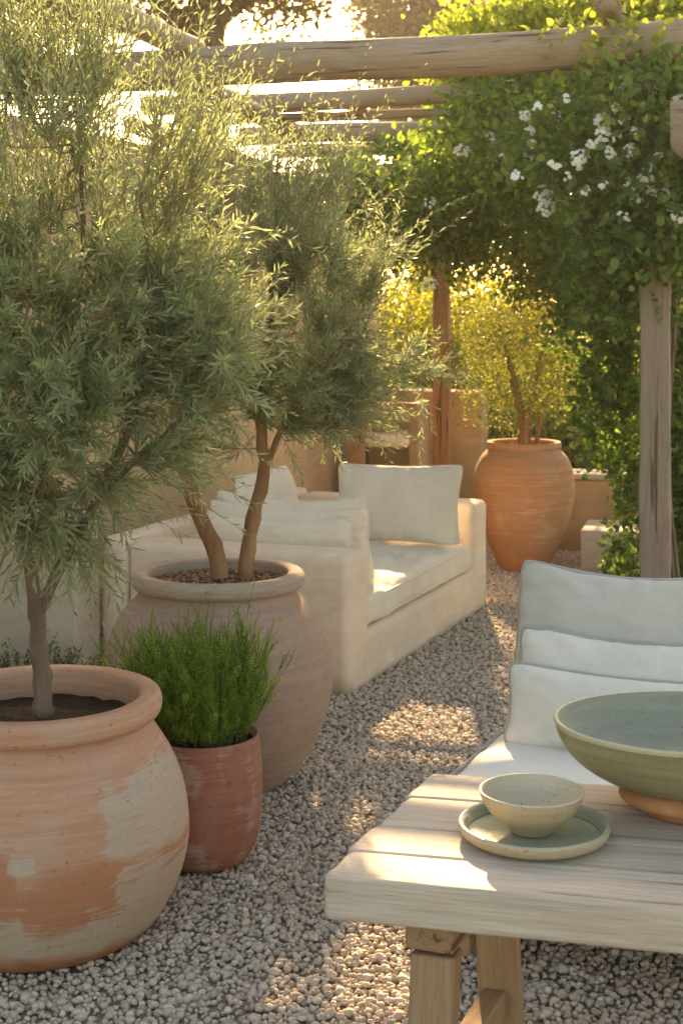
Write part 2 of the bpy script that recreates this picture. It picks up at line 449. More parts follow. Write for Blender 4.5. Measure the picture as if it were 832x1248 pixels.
def ico(sub):
    bm = bmesh.new(); bmesh.ops.create_icosphere(bm, subdivisions=sub, radius=1)
    V = np.array([v.co[:] for v in bm.verts]); F = np.array([[v.index for v in f.verts] for f in bm.faces]); bm.free()
    return V, F
def rotmats(n):
    q = unit(rng.normal(size=(n, 4))); w, x, y, z = q.T
    return np.stack([1 - 2 * (y * y + z * z), 2 * (x * y - z * w), 2 * (x * z + y * w), 2 * (x * y + z * w), 1 - 2 * (x * x + z * z), 2 * (y * z - x * w),
                     2 * (x * z - y * w), 2 * (y * z + x * w), 1 - 2 * (x * x + y * y)], -1).reshape(n, 3, 3)
def stones(P, rad, sub, squash=.75, lump=.22):
    base, F = ico(sub); k = 8
    vs = []
    for i in range(k):
        d = np.array([1 + lump * noise.noise(Vector(v) * 1.3 + Vector((i * 7, 0, 0))) * 2 + .5 * lump * noise.noise(Vector(v) * 3 + Vector((i * 7, 3, 0))) for v in base])
        vs.append(base * d[:, None] * np.array([1.1, rng.uniform(.8, 1), rng.uniform(.65, .9)]))
    vs = np.array(vs); n = len(P)
    V = vs[rng.integers(0, k, n)]
    V = np.einsum('nij,nvj->nvi', rotmats(n), V) * rad[:, None, None]
    V[:, :, 2] *= squash
    V += P[:, None, :]
    FF = (F[None] + (np.arange(n) * len(base))[:, None, None]).reshape(-1, 3)
    return V.reshape(-1, 3), FF, len(base)

FOOT = []   # circles (x,y,r) without gravel
def sofa_pt(s, b, z=0):
    return np.array([.03, 6.32, 0]) + np.array([.37, .93, 0]) * s + np.array([-.93, .37, 0]) * b + np.array([0, 0, z])
def gravel_points(y0, y1, sp, margin=.45):
    xs = np.arange(-3.2, 4.2, sp); ys = np.arange(y0, y1, sp)
    X, Y = np.meshgrid(xs, ys); X = X + (np.arange(len(ys)) % 2)[:, None] * sp / 2
    P = np.stack([X.ravel(), Y.ravel()], 1) + rng.normal(size=(X.size, 2)) * sp * .28
    k = (P[:, 0] > -.2311 * P[:, 1] - margin) & (P[:, 0] < .2311 * P[:, 1] + margin)
    for x, y, r in FOOT: k &= np.hypot(P[:, 0] - x, P[:, 1] - y) > r
    q = P - np.array([.03, 6.32]); s = q @ np.array([.37, .93]); b = q @ np.array([-.93, .37])
    k &= ~((s > .02) & (s < 2.12) & (b > .02))
    k &= ~(b > 1.2)
    return P[k]

# ------------------------------------------------------------------ pots (lathe)
def lathe_obj(name, prof, seg, mat, parent, center, attrs=None, wob=.0, seed=0, squash=1):
    prof = np.array(prof, float); k = len(prof)
    ang = np.arange(seg) * 2 * PI / seg
    V = np.zeros((k, seg, 3))
    V[:, :, 0] = prof[:, 0:1] * np.cos(ang); V[:, :, 1] = prof[:, 0:1] * np.sin(ang); V[:, :, 2] = prof[:, 1:2]
    if wob:
        for i in range(k):
            for j in range(seg):
                f = 1 + wob * noise.noise(Vector((math.cos(ang[j]) * 1.2 + seed, math.sin(ang[j]) * 1.2, prof[i, 1] * 3)))
                V[i, j, 0] *= f; V[i, j, 1] *= f
    idx = np.arange(k * seg).reshape(k, seg)
    a = idx[:-1]; b = np.roll(a, -1, 1); c = idx[1:]; d = np.roll(c, -1, 1)
    F = [np.stack([a, b, d, c], -1).reshape(-1, 4)]
    W = V.reshape(-1, 3) + np.array(center)
    at_ = None
    if attrs:
        theta = np.tile(ang, k); z = np.repeat(prof[:, 1], seg)
        at_ = {kk: fn(theta, z) for kk, fn in attrs.items()}
    if squash != 1: W[:, 1] = center[1] + (W[:, 1] - center[1]) * squash
    return mesh_np(name, W, F, mat, parent, attrs=at_)

def smooth_prof(pts, n=70):
    pts = np.array(pts, float)
    t = np.concatenate([[0], np.cumsum(np.hypot(*np.diff(pts, axis=0).T))]); t /= t[-1]
    # catmull-rom
    out = []
    for u in np.linspace(0, 1, n):
        i = min(max(np.searchsorted(t, u) - 1, 0), len(pts) - 2)
        p0 = pts[max(i - 1, 0)]; p1 = pts[i]; p2 = pts[i + 1]; p3 = pts[min(i + 2, len(pts) - 1)]
        x = (u - t[i]) / (t[i + 1] - t[i] + 1e-12)
        out.append(.5 * ((2 * p1) + (-p0 + p2) * x + (2 * p0 - 5 * p1 + 4 * p2 - p3) * x * x + (-p0 + 3 * p1 - 3 * p2 + p3) * x ** 3))
    return np.array(out)

def n2(theta, z, s=1.0, seed=0.0):
    return np.array([noise.fractal(Vector((math.cos(a) * s + seed, math.sin(a) * s, b * s * 3)), .8, 2.0, 4) for a, b in zip(theta, z)])

def pot(center, label, group, outer, lip_r, lip_h, neck_r, zneck, ztop, wall, soil_z, mat, wash, burnt, seed, chips=0, seg=160, soil_r=None):
    r = root('terracotta_pot', center, label, 'plant pot', group)
    prof = smooth_prof(outer, 60)
    body_in = [(neck_r - wall * .3, ztop - .004), (neck_r - wall, ztop - .02), (neck_r - wall, zneck), (outer_r_at(outer, soil_z) - wall, soil_z - .02)]
    prof = np.concatenate([[(0.02, .002)], prof, np.array(body_in)])
    lathe_obj('body', prof, seg, mat, r, center, {'wash': wash, 'burnt': burnt}, .012, seed)
    if lip_h > 0:
        a = np.linspace(-PI / 2, PI / 2 + .0, 12)
        lp = [(neck_r - .002, zneck - .004)]
        zc = (ztop + zneck) / 2 + .004; hh = (ztop - zneck) / 2 + .004
        lp += [(neck_r + (lip_r - neck_r) * (math.cos(x) ** .6 if math.cos(x) > 0 else 0), zc + hh * math.sin(x)) for x in a[1:-1]]
        lp += [(neck_r + .004, ztop + .006), (neck_r - wall * .6, ztop + .004), (neck_r - wall - .003, ztop - .008), (neck_r - wall - .003, zneck)]
        zero = lambda t, z: 0 * t
        lathe_obj('rim', smooth_prof(lp, 40), seg, mat, r, center, {'wash': lambda t, z: np.full(len(t), .25 + (.3 if seed == 2 else 0)), 'burnt': zero}, .008, seed)
    # soil with a rough surface
    sr = (soil_r or outer_r_at(outer, soil_z) - wall * .6)
    rr = np.linspace(0, 1, 16)[1:] * sr; an = np.arange(48) * 2 * PI / 48
    V = [[0, 0, soil_z]]
    for q in rr:
        for t in an: V.append([q * math.cos(t), q * math.sin(t), soil_z + .012 * noise.noise(Vector((q * 25 * math.cos(t), q * 25 * math.sin(t), seed))) + .012 * (1 - q / sr)])
    V = np.array(V) + np.array(center)
    tri = np.array([[0, 1 + j, 1 + (j + 1) % 48] for j in range(48)])
    qd = np.array([[1 + i * 48 + j, 1 + (i + 1) * 48 + j, 1 + (i + 1) * 48 + (j + 1) % 48, 1 + i * 48 + (j + 1) % 48] for i in range(14) for j in range(48)])
    mesh_np('soil', V, [tri, qd], M['soil'], r)
    if chips:
        q = np.sqrt(rng.random(chips)) * sr * .96; t = rng.random(chips) * 2 * PI
        P = np.stack([q * np.cos(t), q * np.sin(t), np.full(chips, soil_z + .012)], 1) + np.array(center)
        V, F, k = stones(P, rng.uniform(.004, .011, chips), 1, .6, .3)
        c = mesh_np('bark_chips', V, F, M['chip'], r, smooth=False, rnd=np.repeat(rng.random(chips), k))
        c['kind'] = 'stuff'
    return r
def outer_r_at(outer, z):
    o = sorted([(p[1], p[0]) for p in outer]); return float(np.interp(z, [p[0] for p in o], [p[1] for p in o]))

POT1 = (-.804, 3.93, 0); POT2 = (-.434, 5.2, 0); POT3 = (-.412, 4.43, 0); POT4 = (1.165, 9.45, 0)
# masks for the washed front pot: angle theta, toward camera = -90deg ; px offset = r*sin
def xoff(theta, z, outer):
    rr = np.interp(z, [p[1] for p in outer], [p[0] for p in outer]); return rr * np.cos(theta), -np.sin(theta)
O1 = [(.24, .0), (.275, .015), (.325, .06), (.368, .14), (.391, .22), (.397, .285), (.386, .38), (.358, .46), (.315, .53), (.292, .565), (.292, .60)]
def wash1(t, z):
    x, f = xoff(t, z, O1); w = n2(t, z, 2.2, 3.1) * .035
    zz = z + w; xx = x + n2(t, z, 3, 8.2) * .03
    low = .5 + (.185 - .0 * x + np.where(xx > .25, .07, 0) + np.where(np.abs(xx - .12) < .07, -.05, 0) + np.where(xx < -.02, .02, 0) - zz) * 6
    blob = .5 + np.minimum(np.minimum((xx - .20) * 12, (.49 - (.32 - xx) * .35 - zz) * 10), (zz - .30 + (xx - .2) * .0) * 12)
    spot = .5 + (.022 - np.hypot(xx - .035, (zz - .315) * .8)) * 30
    back = np.where(f < 0, .5 + n2(t, z, 1.5, 5) * 1.2, 0)
    return np.clip(np.maximum(np.maximum(low, blob), spot) * (f > -.1) + back * (f <= -.1), 0, 1) * np.clip((zz < .52) + 0., 0, 1) * np.clip((zz - .035) * 18, .1, 1)
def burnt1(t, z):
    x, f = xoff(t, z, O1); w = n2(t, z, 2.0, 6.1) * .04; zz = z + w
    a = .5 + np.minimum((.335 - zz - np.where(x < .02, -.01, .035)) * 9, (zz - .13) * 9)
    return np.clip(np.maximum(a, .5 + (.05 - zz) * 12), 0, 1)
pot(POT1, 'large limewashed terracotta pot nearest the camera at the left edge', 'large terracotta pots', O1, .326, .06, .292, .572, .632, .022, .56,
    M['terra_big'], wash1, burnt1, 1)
O2 = [(.20, 0), (.245, .015), (.33, .12), (.38, .235), (.402, .34), (.397, .43), (.37, .53), (.335, .60), (.285, .655), (.268, .68), (.268, .70)]
pot(POT2, 'largest dusty brown terracotta pot, in front of the white sofa end', 'large terracotta pots', O2, .305, .05, .268, .682, .735, .02, .69,
    M['terra_mid'], lambda t, z: np.clip(.5 + (.20 - z) * 2.2 + n2(t, z, 1.6, 4) * .35, 0, 1) * .62, lambda t, z: np.clip(.28 + n2(t, z, 2, 7) * .3, 0, 1), 2, chips=900)
O3 = [(.085, 0), (.108, .006), (.138, .03), (.166, .09), (.175, .17), (.175, .25), (.170, .33), (.164, .37), (.16, .388)]
pot(POT3, 'small reddish terracotta pot holding the bright green herb bush', 'large terracotta pots', O3, 0, 0, .16, .37, .388, .014, .36,
    M['terra_small'], lambda t, z: np.clip(.32 + n2(t, z, 2.2, 9) * .5, 0, 1), lambda t, z: np.clip(.5 + (.13 - z) * 4, 0, 1) * .6, 3)
O4 = [(.13, 0), (.15, .01), (.195, .10), (.24, .20), (.29, .33), (.318, .47), (.322, .55), (.31, .64), (.275, .72), (.235, .765), (.222, .78), (.222, .80)]
pot(POT4, 'tall egg shaped orange terracotta jar at the far end of the gravel', 'large terracotta pots', O4, .237, .03, .222, .782, .815, .02, .77,
    M['terra_rear'], lambda t, z: np.clip(.22 + n2(t, z, 1.6, 2) * .3, 0, 1), lambda t, z: np.clip(.5 + (.25 - z) * 3, 0, 1) * .6, 4)
FOOT += [(POT1[0], POT1[1], .262), (POT2[0], POT2[1], .235), (POT3[0], POT3[1], .10), (POT4[0], POT4[1], .14)]

# ------------------------------------------------------------------ trees
def limb_mesh(name, paths, mat, parent, sides=12, lump=.0015):
    """paths: list of (pts list, r0, r1)"""
    Vs, Fs, off, samples = [], [], 0, []
    for pts, r0, r1 in paths:
        pr = smooth_prof_3d(pts, 26)
        kk = len(pr); j = np.array([[noise.noise(Vector(p) * 9 + Vector((i, 0, 0))) for i in (0, 11, 23)] for p in pr]) * lump * 4
        j[0] = 0; pr = pr + j
        rad = np.linspace(r0, r1, kk) * (1 + .13 * np.array([noise.noise(Vector(p) * 14) for p in pr]))
        V, F = tubes(pr[None], rad[None], sides)
        nv = np.array([noise.noise(Vector(v) * 30) for v in V]) * r0 * .32
        c = np.repeat(pr, sides, 0); V = V + unit(V - c) * nv[:, None]
        Vs.append(V); Fs.append(F + off); off += len(V); samples.append(pr)
    o = mesh_np(name, np.concatenate(Vs), np.concatenate(Fs), mat, parent)
    return o, np.concatenate(samples)

def smooth_prof_3d(pts, n):
    pts = np.array(pts, float)
    if len(pts) == 2: return pts[0] + (pts[1] - pts[0]) * np.linspace(0, 1, n)[:, None]
    d = np.linalg.norm(np.diff(pts, axis=0), axis=1); t = np.concatenate([[0], np.cumsum(d)]); t /= t[-1]
    out = []
    for u in np.linspace(0, 1, n):
        i = min(max(np.searchsorted(t, u) - 1, 0), len(pts) - 2)
        p0 = pts[max(i - 1, 0)]; p1 = pts[i]; p2 = pts[i + 1]; p3 = pts[min(i + 2, len(pts) - 1)]
        x = (u - t[i]) / (t[i + 1] - t[i] + 1e-12)
        out.append(.5 * ((2 * p1) + (-p0 + p2) * x + (2 * p0 - 5 * p1 + 4 * p2 - p3) * x * x + (-p0 + 3 * p1 - 3 * p2 + p3) * x ** 3))
    return np.array(out)

def feathery_crown(parent, limb_pts, ells, axis, n_sec, shoots, leaves, Ls, leafL, leafW, mat, zlo, zhi, leader=.0, spire=0):
    # secondary branches
    C, d = in_ellipsoids(ells, n_sec, .25, .98)
    d2 = ((C[:, None, :] - limb_pts[None]) ** 2).sum(-1) + 1.2 * np.maximum(0, limb_pts[None, :, 2] - C[:, None, 2]) ** 2
    A = limb_pts[d2.argmin(1)]
    k = 7; t = np.linspace(0, 1, k)[None, :, None]
    dl = np.linalg.norm(C - A, axis=1, keepdims=True)
    mid = (A + C) / 2 + (np.array([0, 0, -.16]) + rng.normal(size=C.shape) * .12) * dl
    P = (1 - t) ** 2 * A[:, None] + 2 * t * (1 - t) * mid[:, None] + t * t * C[:, None]
    R = np.linspace(1, .35, k)[None] * rng.uniform(.002, .0045, n_sec)[:, None]
    bv, bf = tubes(P, R, 5)
    mesh_np('branches', bv, bf, M['branch'], parent)
    # shoots leave the outer part of each secondary
    n = n_sec * shoots
    sec = np.repeat(np.arange(n_sec), shoots); tt = rng.uniform(.35, 1, n) ** .7
    f = tt * (k - 1); i = np.minimum(f.astype(int), k - 2); fr = (f - i)[:, None]
    B = P[sec, i] * (1 - fr) + P[sec, i + 1] * fr
    hz = np.clip((B[:, 2] - zlo) / (zhi - zlo), 0, 1)
    outw = B - axis; outw[:, 2] *= .3; outw = unit(outw)
    D = unit(outw * (.75 - .45 * hz)[:, None] + np.array([0, 0, 1.0]) * (.02 + 1.0 * hz)[:, None] + rng.normal(size=(n, 3)) * .38)
    SL = rng.uniform(Ls[0], Ls[1], n) * (1 + leader * (hz > .75) * rng.random(n) * 1.2)
    droop = (.13 * (1 - hz) + .02)[:, None]
    ks = 5; ts = np.linspace(0, 1, ks)[None, :, None]
    SP = B[:, None] + D[:, None] * SL[:, None, None] * ts + np.array([0, 0, -1.]) * (droop * SL[:, None])[:, None] * ts ** 2 + rng.normal(size=(n, 1, 3)) * .12 * SL[:, None, None] * ts ** 2
    kp = np.ones(len(SP), bool)  # shoots cut away on purpose so sunlight reaches the table top
    vv = SP[:, 2] - np.array([.17, 2.95, .62]); tq = vv @ SUN; kp = ~((np.linalg.norm(vv - tq[:, None] * SUN, axis=1) < .17) & (tq > 1)); SP, SL, hz, sec, n = SP[kp], SL[kp], hz[kp], sec[kp], kp.sum()
    tv, tf = tubes(SP, np.linspace(.0016, .0007, ks)[None] * np.ones((n, 1)), 3)
    mesh_np('twigs', tv, tf, M['twig'], parent)
    # leaves in near-opposite order along each shoot
    m = n * leaves
    s = np.repeat(np.arange(n), leaves); u = np.tile((np.arange(leaves) + .5) / leaves, n) * .93 + .05 + rng.normal(size=m) * .01
    u = np.clip(u, 0.02, 1); f = u * (ks - 1); i = np.minimum(f.astype(int), ks - 2); fr = (f - i)[:, None]
    LP = SP[s, i] * (1 - fr) + SP[s, i + 1] * fr; T = unit(SP[s, i + 1] - SP[s, i])
    side = unit(np.cross(T, rand_dirs(n)[s])); az = np.tile(np.arange(leaves) * 2.4, n) + rng.normal(size=m) * .4
    oth = np.cross(T, side); rad = side * np.cos(az)[:, None] + oth * np.sin(az)[:, None]
    LD = unit(T * rng.uniform(.7, 1.1, m)[:, None] + rad * rng.uniform(.45, .95, m)[:, None])
    NN = unit(T - LD * .3 + rng.normal(size=(m, 3)) * .3)
    srnd = rng.random(n)[s]; size = (rng.uniform(.55, 1.15, n)[s]) * (1.15 - .5 * u) * (1.12 - .42 * hz[s])
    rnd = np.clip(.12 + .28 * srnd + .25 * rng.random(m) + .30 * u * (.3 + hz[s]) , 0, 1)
    V, t_, q_, r_ = leaves_long(LP, LD, NN, leafL * size, leafW * size ** .5 * rng.uniform(.8, 1.2, m), rng.uniform(-.1, .35, m), rnd)
    return mesh_np('foliage', V, [t_, q_], mat, parent, smooth=False, rnd=r_)

k1 = 3.93 / FPX
def e1(px, py, rx, rz, ry, w, dd=0): return (at(px, py, 3.93 + dd), (rx * k1, ry, rz * k1), w)
T1 = root('olive_tree', (POT1[0], POT1[1], .57), 'slender feathery grey green olive tree in the nearest pot, leaning right', 'tree', 'potted olive trees')
tp = lambda px, py, d: at(px, py, d)
o, ls = limb_mesh('trunk', [([tp(52, 868, 3.93), tp(49, 800, 3.93), tp(44, 748, 3.93)], .027, .021),
                            ([tp(45, 760, 3.93), tp(38, 700, 3.92), tp(28, 640, 3.9), tp(10, 560, 3.86), tp(-5, 430, 3.85), tp(10, 280, 3.85)], .019, .006),
                            ([tp(44, 756, 3.935), tp(62, 712, 3.95), tp(85, 668, 3.97), tp(125, 600, 3.98), tp(165, 500, 3.95), tp(185, 380, 3.9), tp(170, 230, 3.9)], .016, .005),
                            ([tp(30, 650, 3.9), tp(60, 560, 3.88), tp(85, 440, 3.9), tp(100, 300, 3.95), tp(95, 120, 3.95)], .011, .004),
                            ([tp(125, 600, 3.98), tp(190, 540, 3.85), tp(250, 480, 3.78)], .008, .003)], M['bark'], T1, 14)
ells1 = [e1(90, 420, 200, 210, .42, 3), e1(80, 250, 190, 160, .40, 2.1), e1(165, 490, 115, 85, .36, 1.2), e1(10, 520, 120, 95, .38, 1.2),
         e1(40, 130, 120, 80, .34, .40), e1(245, 440, 70, 50, .25, .45), e1(45, 595, 85, 45, .3, .5), e1(175, 640, 28, 30, .12, .10)]
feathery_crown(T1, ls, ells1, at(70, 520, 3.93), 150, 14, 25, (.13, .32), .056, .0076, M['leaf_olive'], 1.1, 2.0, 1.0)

T2 = root('olive_tree', (POT2[0], POT2[1], .70), 'two trunked grey green olive tree in the largest brown pot', 'tree', 'potted olive trees')
k2 = 5.2 / FPX
def e2(px, py, rx, rz, ry, w, dd=0): return (at(px, py, 5.2 + dd), (rx * k2, ry, rz * k2), w)
o, ls = limb_mesh('trunk', [([tp(268, 703, 5.2), tp(262, 670, 5.19), tp(248, 640, 5.17), tp(232, 600, 5.14), tp(215, 520, 5.1), tp(215, 380, 5.1), tp(240, 220, 5.1)], .032, .007),
                            ([tp(298, 705, 5.24), tp(304, 660, 5.24), tp(311, 620, 5.24), tp(322, 570, 5.25), tp(318, 500, 5.26), tp(330, 380, 5.28), tp(340, 250, 5.28)], .028, .006),
                            ([tp(322, 575, 5.25), tp(350, 510, 5.25), tp(400, 440, 5.22), tp(440, 380, 5.2)], .014, .004),
                            ([tp(318, 500, 5.26), tp(290, 420, 5.3), tp(270, 330, 5.35)], .012, .004)], M['bark_red'], T2, 14)
ells2 = [e2(320, 400, 150, 140, .46, 2.6), e2(270, 290, 150, 120, .42, 1.8), e2(410, 370, 85, 140, .36, 1.7), e2(285, 490, 95, 60, .36, .8),
         e2(370, 480, 70, 60, .3, .7), e2(455, 415, 60, 85, .26, 1.0), e2(500, 430, 38, 55, .16, .4)]
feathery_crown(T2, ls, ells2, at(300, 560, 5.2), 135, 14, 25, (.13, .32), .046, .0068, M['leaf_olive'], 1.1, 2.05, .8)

# rear tree in the jar
T4 = root('olive_tree', (POT4[0], POT4[1], .79), 'small leaved golden backlit tree in the far orange jar', 'tree', 'potted olive trees')
o, ls = limb_mesh('trunk', [([tp(637, 545, 9.45), tp(636, 510, 9.45), tp(628, 470, 9.45), tp(615, 420, 9.4)], .038, .012),
                            ([tp(642, 545, 9.5), tp(645, 500, 9.5), tp(655, 450, 9.5), tp(670, 400, 9.5)], .026, .010),
                            ([tp(654, 545, 9.5), tp(660, 500, 9.5), tp(680, 460, 9.5)], .018, .007)], M['bark_red'], T4, 10)
k4 = 9.45 / FPX
foliage('foliage', [(at(640, 440, 9.45), (100 * k4, .42, 60 * k4), 2), (at(600, 420, 9.4), (60 * k4, .36, 50 * k4), 1), (at(700, 435, 9.5), (60 * k4, .36, 60 * k4), 1.3), (at(640, 490, 9.3), (80 * k4, .3, 25 * k4), .5), (at(640, 385, 9.45), (60 * k4, .3, 30 * k4), .8)],
        330, 42, .065, .026, .011, M['leaf_rear'], T4, 'broad', .25, .1)

# ------------------------------------------------------------------ herb bush in small pot
HB = root('herb_bush', (POT3[0], POT3[1], .37), 'bright green fine leaved herb bush in the small reddish pot', 'plant')
n = 400
q = np.sqrt(rng.random(n)) * .13; t = rng.random(n) * 2 * PI
B = np.array(POT3) + np.stack([q * np.cos(t), q * np.sin(t), np.full(n, .37)], 1)
q = np.where(np.cos(t) > .3, q * .72, q)
outd = np.stack([np.cos(t) * q, np.sin(t) * q, np.zeros(n)], 1) / .13
hgt = rng.uniform(.16, .36, n) * (1 - .12 * q / .13) * np.where(outd[:, 0] > .5, .85, 1)
D = unit(outd * rng.uniform(.25, 1.25, n)[:, None] + np.array([-.20, 0, 1]) + rng.normal(size=(n, 3)) * .1)
ks = 6; ts = np.linspace(0, 1, ks)[None, :, None]
SP = B[:, None] + D[:, None] * hgt[:, None, None] * ts + np.array([0, 0, 1.]) * (hgt * .12)[:, None, None] * ts ** 2 + rng.normal(size=(n, 1, 3)) * .03 * ts ** 2
sub = 7; uu = rng.uniform(.15, .92, (n, sub)); fi = uu * (ks - 1); ii = np.minimum(fi.astype(int), ks - 2); fr = (fi - ii)[..., None]; ar = np.arange(n)[:, None]
B2 = (SP[ar, ii] * (1 - fr) + SP[ar, ii + 1] * fr).reshape(-1, 3)
T2_ = unit((SP[ar, ii + 1] - SP[ar, ii]).reshape(-1, 3))
D2 = unit(T2_ * .8 + np.cross(T2_, rand_dirs(len(B2))) * .75 + np.array([0, 0, .35]))
L2 = rng.uniform(.035, .085, len(B2))
S2 = B2[:, None] + D2[:, None] * L2[:, None, None] * ts + np.array([0, 0, 1.]) * (L2 * .25)[:, None, None] * ts ** 2
SP = np.concatenate([SP, S2]); n = len(SP)
tv, tf = tubes(SP, np.linspace(.0012, .0006, ks)[None] * np.ones((n, 1)), 3)
mesh_np('stems', tv, tf, M['green_stem'], HB)
lv = 26; mm = n * lv; s = np.repeat(np.arange(n), lv); u = np.tile((np.arange(lv) + .5) / lv, n) * .85 + .15
f = u * (ks - 1); i = np.minimum(f.astype(int), ks - 2); fr = (f - i)[:, None]
LP = SP[s, i] * (1 - fr) + SP[s, i + 1] * fr; T = unit(SP[s, i + 1] - SP[s, i])
rad = unit(np.cross(T, rand_dirs(mm)))
LD = unit(T * .35 + rad * .9)
rnd = np.clip(.15 + .4 * rng.random(n)[s] + .25 * rng.random(mm) + .3 * u ** 2, 0, 1)
V, t_, q_, r_ = leaves_long(LP, LD, unit(T + rand_dirs(mm) * .3), rng.uniform(.007, .013, mm), np.full(mm, .0032), rng.uniform(-.1, .2, mm), rnd)
mesh_np('foliage', V, [t_, q_], M['leaf_rosemary'], HB, smooth=False, rnd=r_)

# low plants behind the near pot
def low_plant(loc, rad, h, label, n=110, leaf=.018, mat=None, group='low plants at the foot of walls', gaps=False):
    r = root('ground_plant', loc, label, 'plant', group)
    q = np.sqrt(rng.random(n)); t = rng.random(n) * 2 * PI
    B = np.array(loc) + np.stack([q * np.cos(t) * rad[0] * .6, q * np.sin(t) * rad[1] * .6, np.zeros(n)], 1)
    D = unit(np.stack([np.cos(t) * q * rad[0] / h, np.sin(t) * q * rad[1] / h, np.ones(n)], 1) + rng.normal(size=(n, 3)) * .25)
    H = h * rng.uniform(.45, 1.05, n) * (1 - .4 * q)
    ks = 5; ts = np.linspace(0, 1, ks)[None, :, None]
    SP = B[:, None] + D[:, None] * H[:, None, None] * ts + rng.normal(size=(n, 1, 3)) * .05 * h * ts ** 2
    tv, tf = tubes(SP, np.linspace(.002, .001, ks)[None] * np.ones((n, 1)), 3)
    mesh_np('stems', tv, tf, M['twig'], r)
    lv = 34; mm = n * lv; s = np.repeat(np.arange(n), lv); u = rng.uniform(.08, 1, mm)
    f = u * (ks - 1); i = np.minimum(f.astype(int), ks - 2); fr = (f - i)[:, None]
    LP = SP[s, i] * (1 - fr) + SP[s, i + 1] * fr
    LD = unit(rand_dirs(mm) + np.array([0, 0, .4]))
    V, t_, q_, r_ = leaves_broad(LP, LD, unit(rand_dirs(mm) * .6 + np.array([0, 0, 1])), leaf * rng.uniform(.6, 1.3, mm), leaf * .5 * rng.uniform(.7, 1.2, mm), rng.uniform(0, .3, mm), rng.random(mm))
    mesh_np('foliage', V, [t_, q_], mat or M['leaf_low'], r, smooth=False, rnd=r_)
    return r
low_plant((-1.30, 6.1, 0), (.42, .22), .36, 'dark small leaved shrub at the foot of the left garden wall', 260)
low_plant((-1.02, 5.95, 0), (.28, .2), .38, 'wispy grey green shrub between the near pot and the wall', 120, .016)

# ------------------------------------------------------------------ sofa
SA, SB = Vector((.37, .93, 0)), Vector((-.93, .37, 0))
so = Vector(sofa_pt(0, 0))
Ms = frame(so, SA)                 # local x along the seat, y to the back
SF = root('built_in_sofa', so, 'cream plastered built-in sofa beside the gravel path', 'sofa')
bm = bmesh.new()
L, Hh, SH, T = 2.14, .60, .235, .26
prof = [(0, 0), (L, 0), (L, Hh), (L - T, Hh), (L - T, SH), (T, SH), (T, Hh), (0, Hh)]
vs = [bm.verts.new((x, 0, z)) for x, z in prof]
f = bm.faces.new(vs)
ex = bmesh.ops.extrude_face_region(bm, geom=[f]); nv = [e for e in ex['geom'] if isinstance(e, bmesh.types.BMVert)]
bmesh.ops.translate(bm, vec=(0, 1.08, 0), verts=nv)
bmesh.ops.recalc_face_normals(bm, faces=bm.faces)
es = [e for e in bm.edges if not (abs(e.verts[0].co.z) < 1e-5 and abs(e.verts[1].co.z) < 1e-5)]
bmesh.ops.bevel(bm, geom=es, offset=.042, segments=5, profile=.5, affect='EDGES')
bmesh.ops.triangulate(bm, faces=[f for f in bm.faces if len(f.verts) > 4])
bmesh.ops.subdivide_edges(bm, edges=[e for e in bm.edges if e.calc_length() > .15], cuts=4, use_grid_fill=True)
for v in bm.verts:
    d = vn(v.co, 3.2, 4) * .008 + vn(v.co, 9, 7) * .003
    v.co += Vector((d, d * .8, d * .3 if v.co.z > .05 else 0))
bo = bm_obj('plaster_body', bm, M['plaster'], Ms, SF)
soft_box('back_rest', (L, .14, .62), .04, M['plaster'], frame(so + SA * (L / 2) + SB * 1.155, SA), SF, wob=.006, n=(16, 2, 6))
# seat cushion
def cushion_frame(s, b, z, xdir=SA): return frame(so + SA * s + SB * b + Vector((0, 0, z)), xdir)
sc_ = soft_box('seat_cushion', (L - 2 * T - .03, .98, .15), .05, M['linen'], cushion_frame(L / 2, .50, SH + .003), None, n=(70, 44, 6), bulge=.03, wob=.014, wscale=5, seed=2, crease=.03)
tag(sc_, 'long cream linen seat cushion lying on the built-in sofa', 'cushion')

def seam_ring(w, d, r, z, n=120, wob=.004, seed=0):
    P = []
    for i in range(n):
        a = 2 * PI * i / n; c, s = math.cos(a), math.sin(a)
        e = .18
        x = w / 2 * math.copysign(abs(c) ** e, c); y = d / 2 * math.copysign(abs(s) ** e, s)
        P.append((x, y, z + wob * vn((x, y, z), 5, seed)))
    return np.array(P)
def add_piping(obj, pts, r, mat, name='piping'):
    P = np.concatenate([pts, pts[:2]])[None]; V, F = tubes(P, np.full(P.shape[:2], r), 6)
    me = bpy.data.meshes.new(name); me.from_pydata(V.tolist(), [], F.tolist()); me.materials.append(mat)
    me.polygons.foreach_set('use_smooth', np.full(len(me.polygons), True, dtype=bool))
    o = bpy.data.objects.new(name, me); COL.objects.link(o); o.parent = obj
    return o
add_piping(sc_, seam_ring(L - 2 * T - .03, .98, .05, .125, 160), .005, M['linen'])
add_piping(sc_, seam_ring(L - 2 * T - .03, .98, .05, .025, 160), .005, M['linen'])

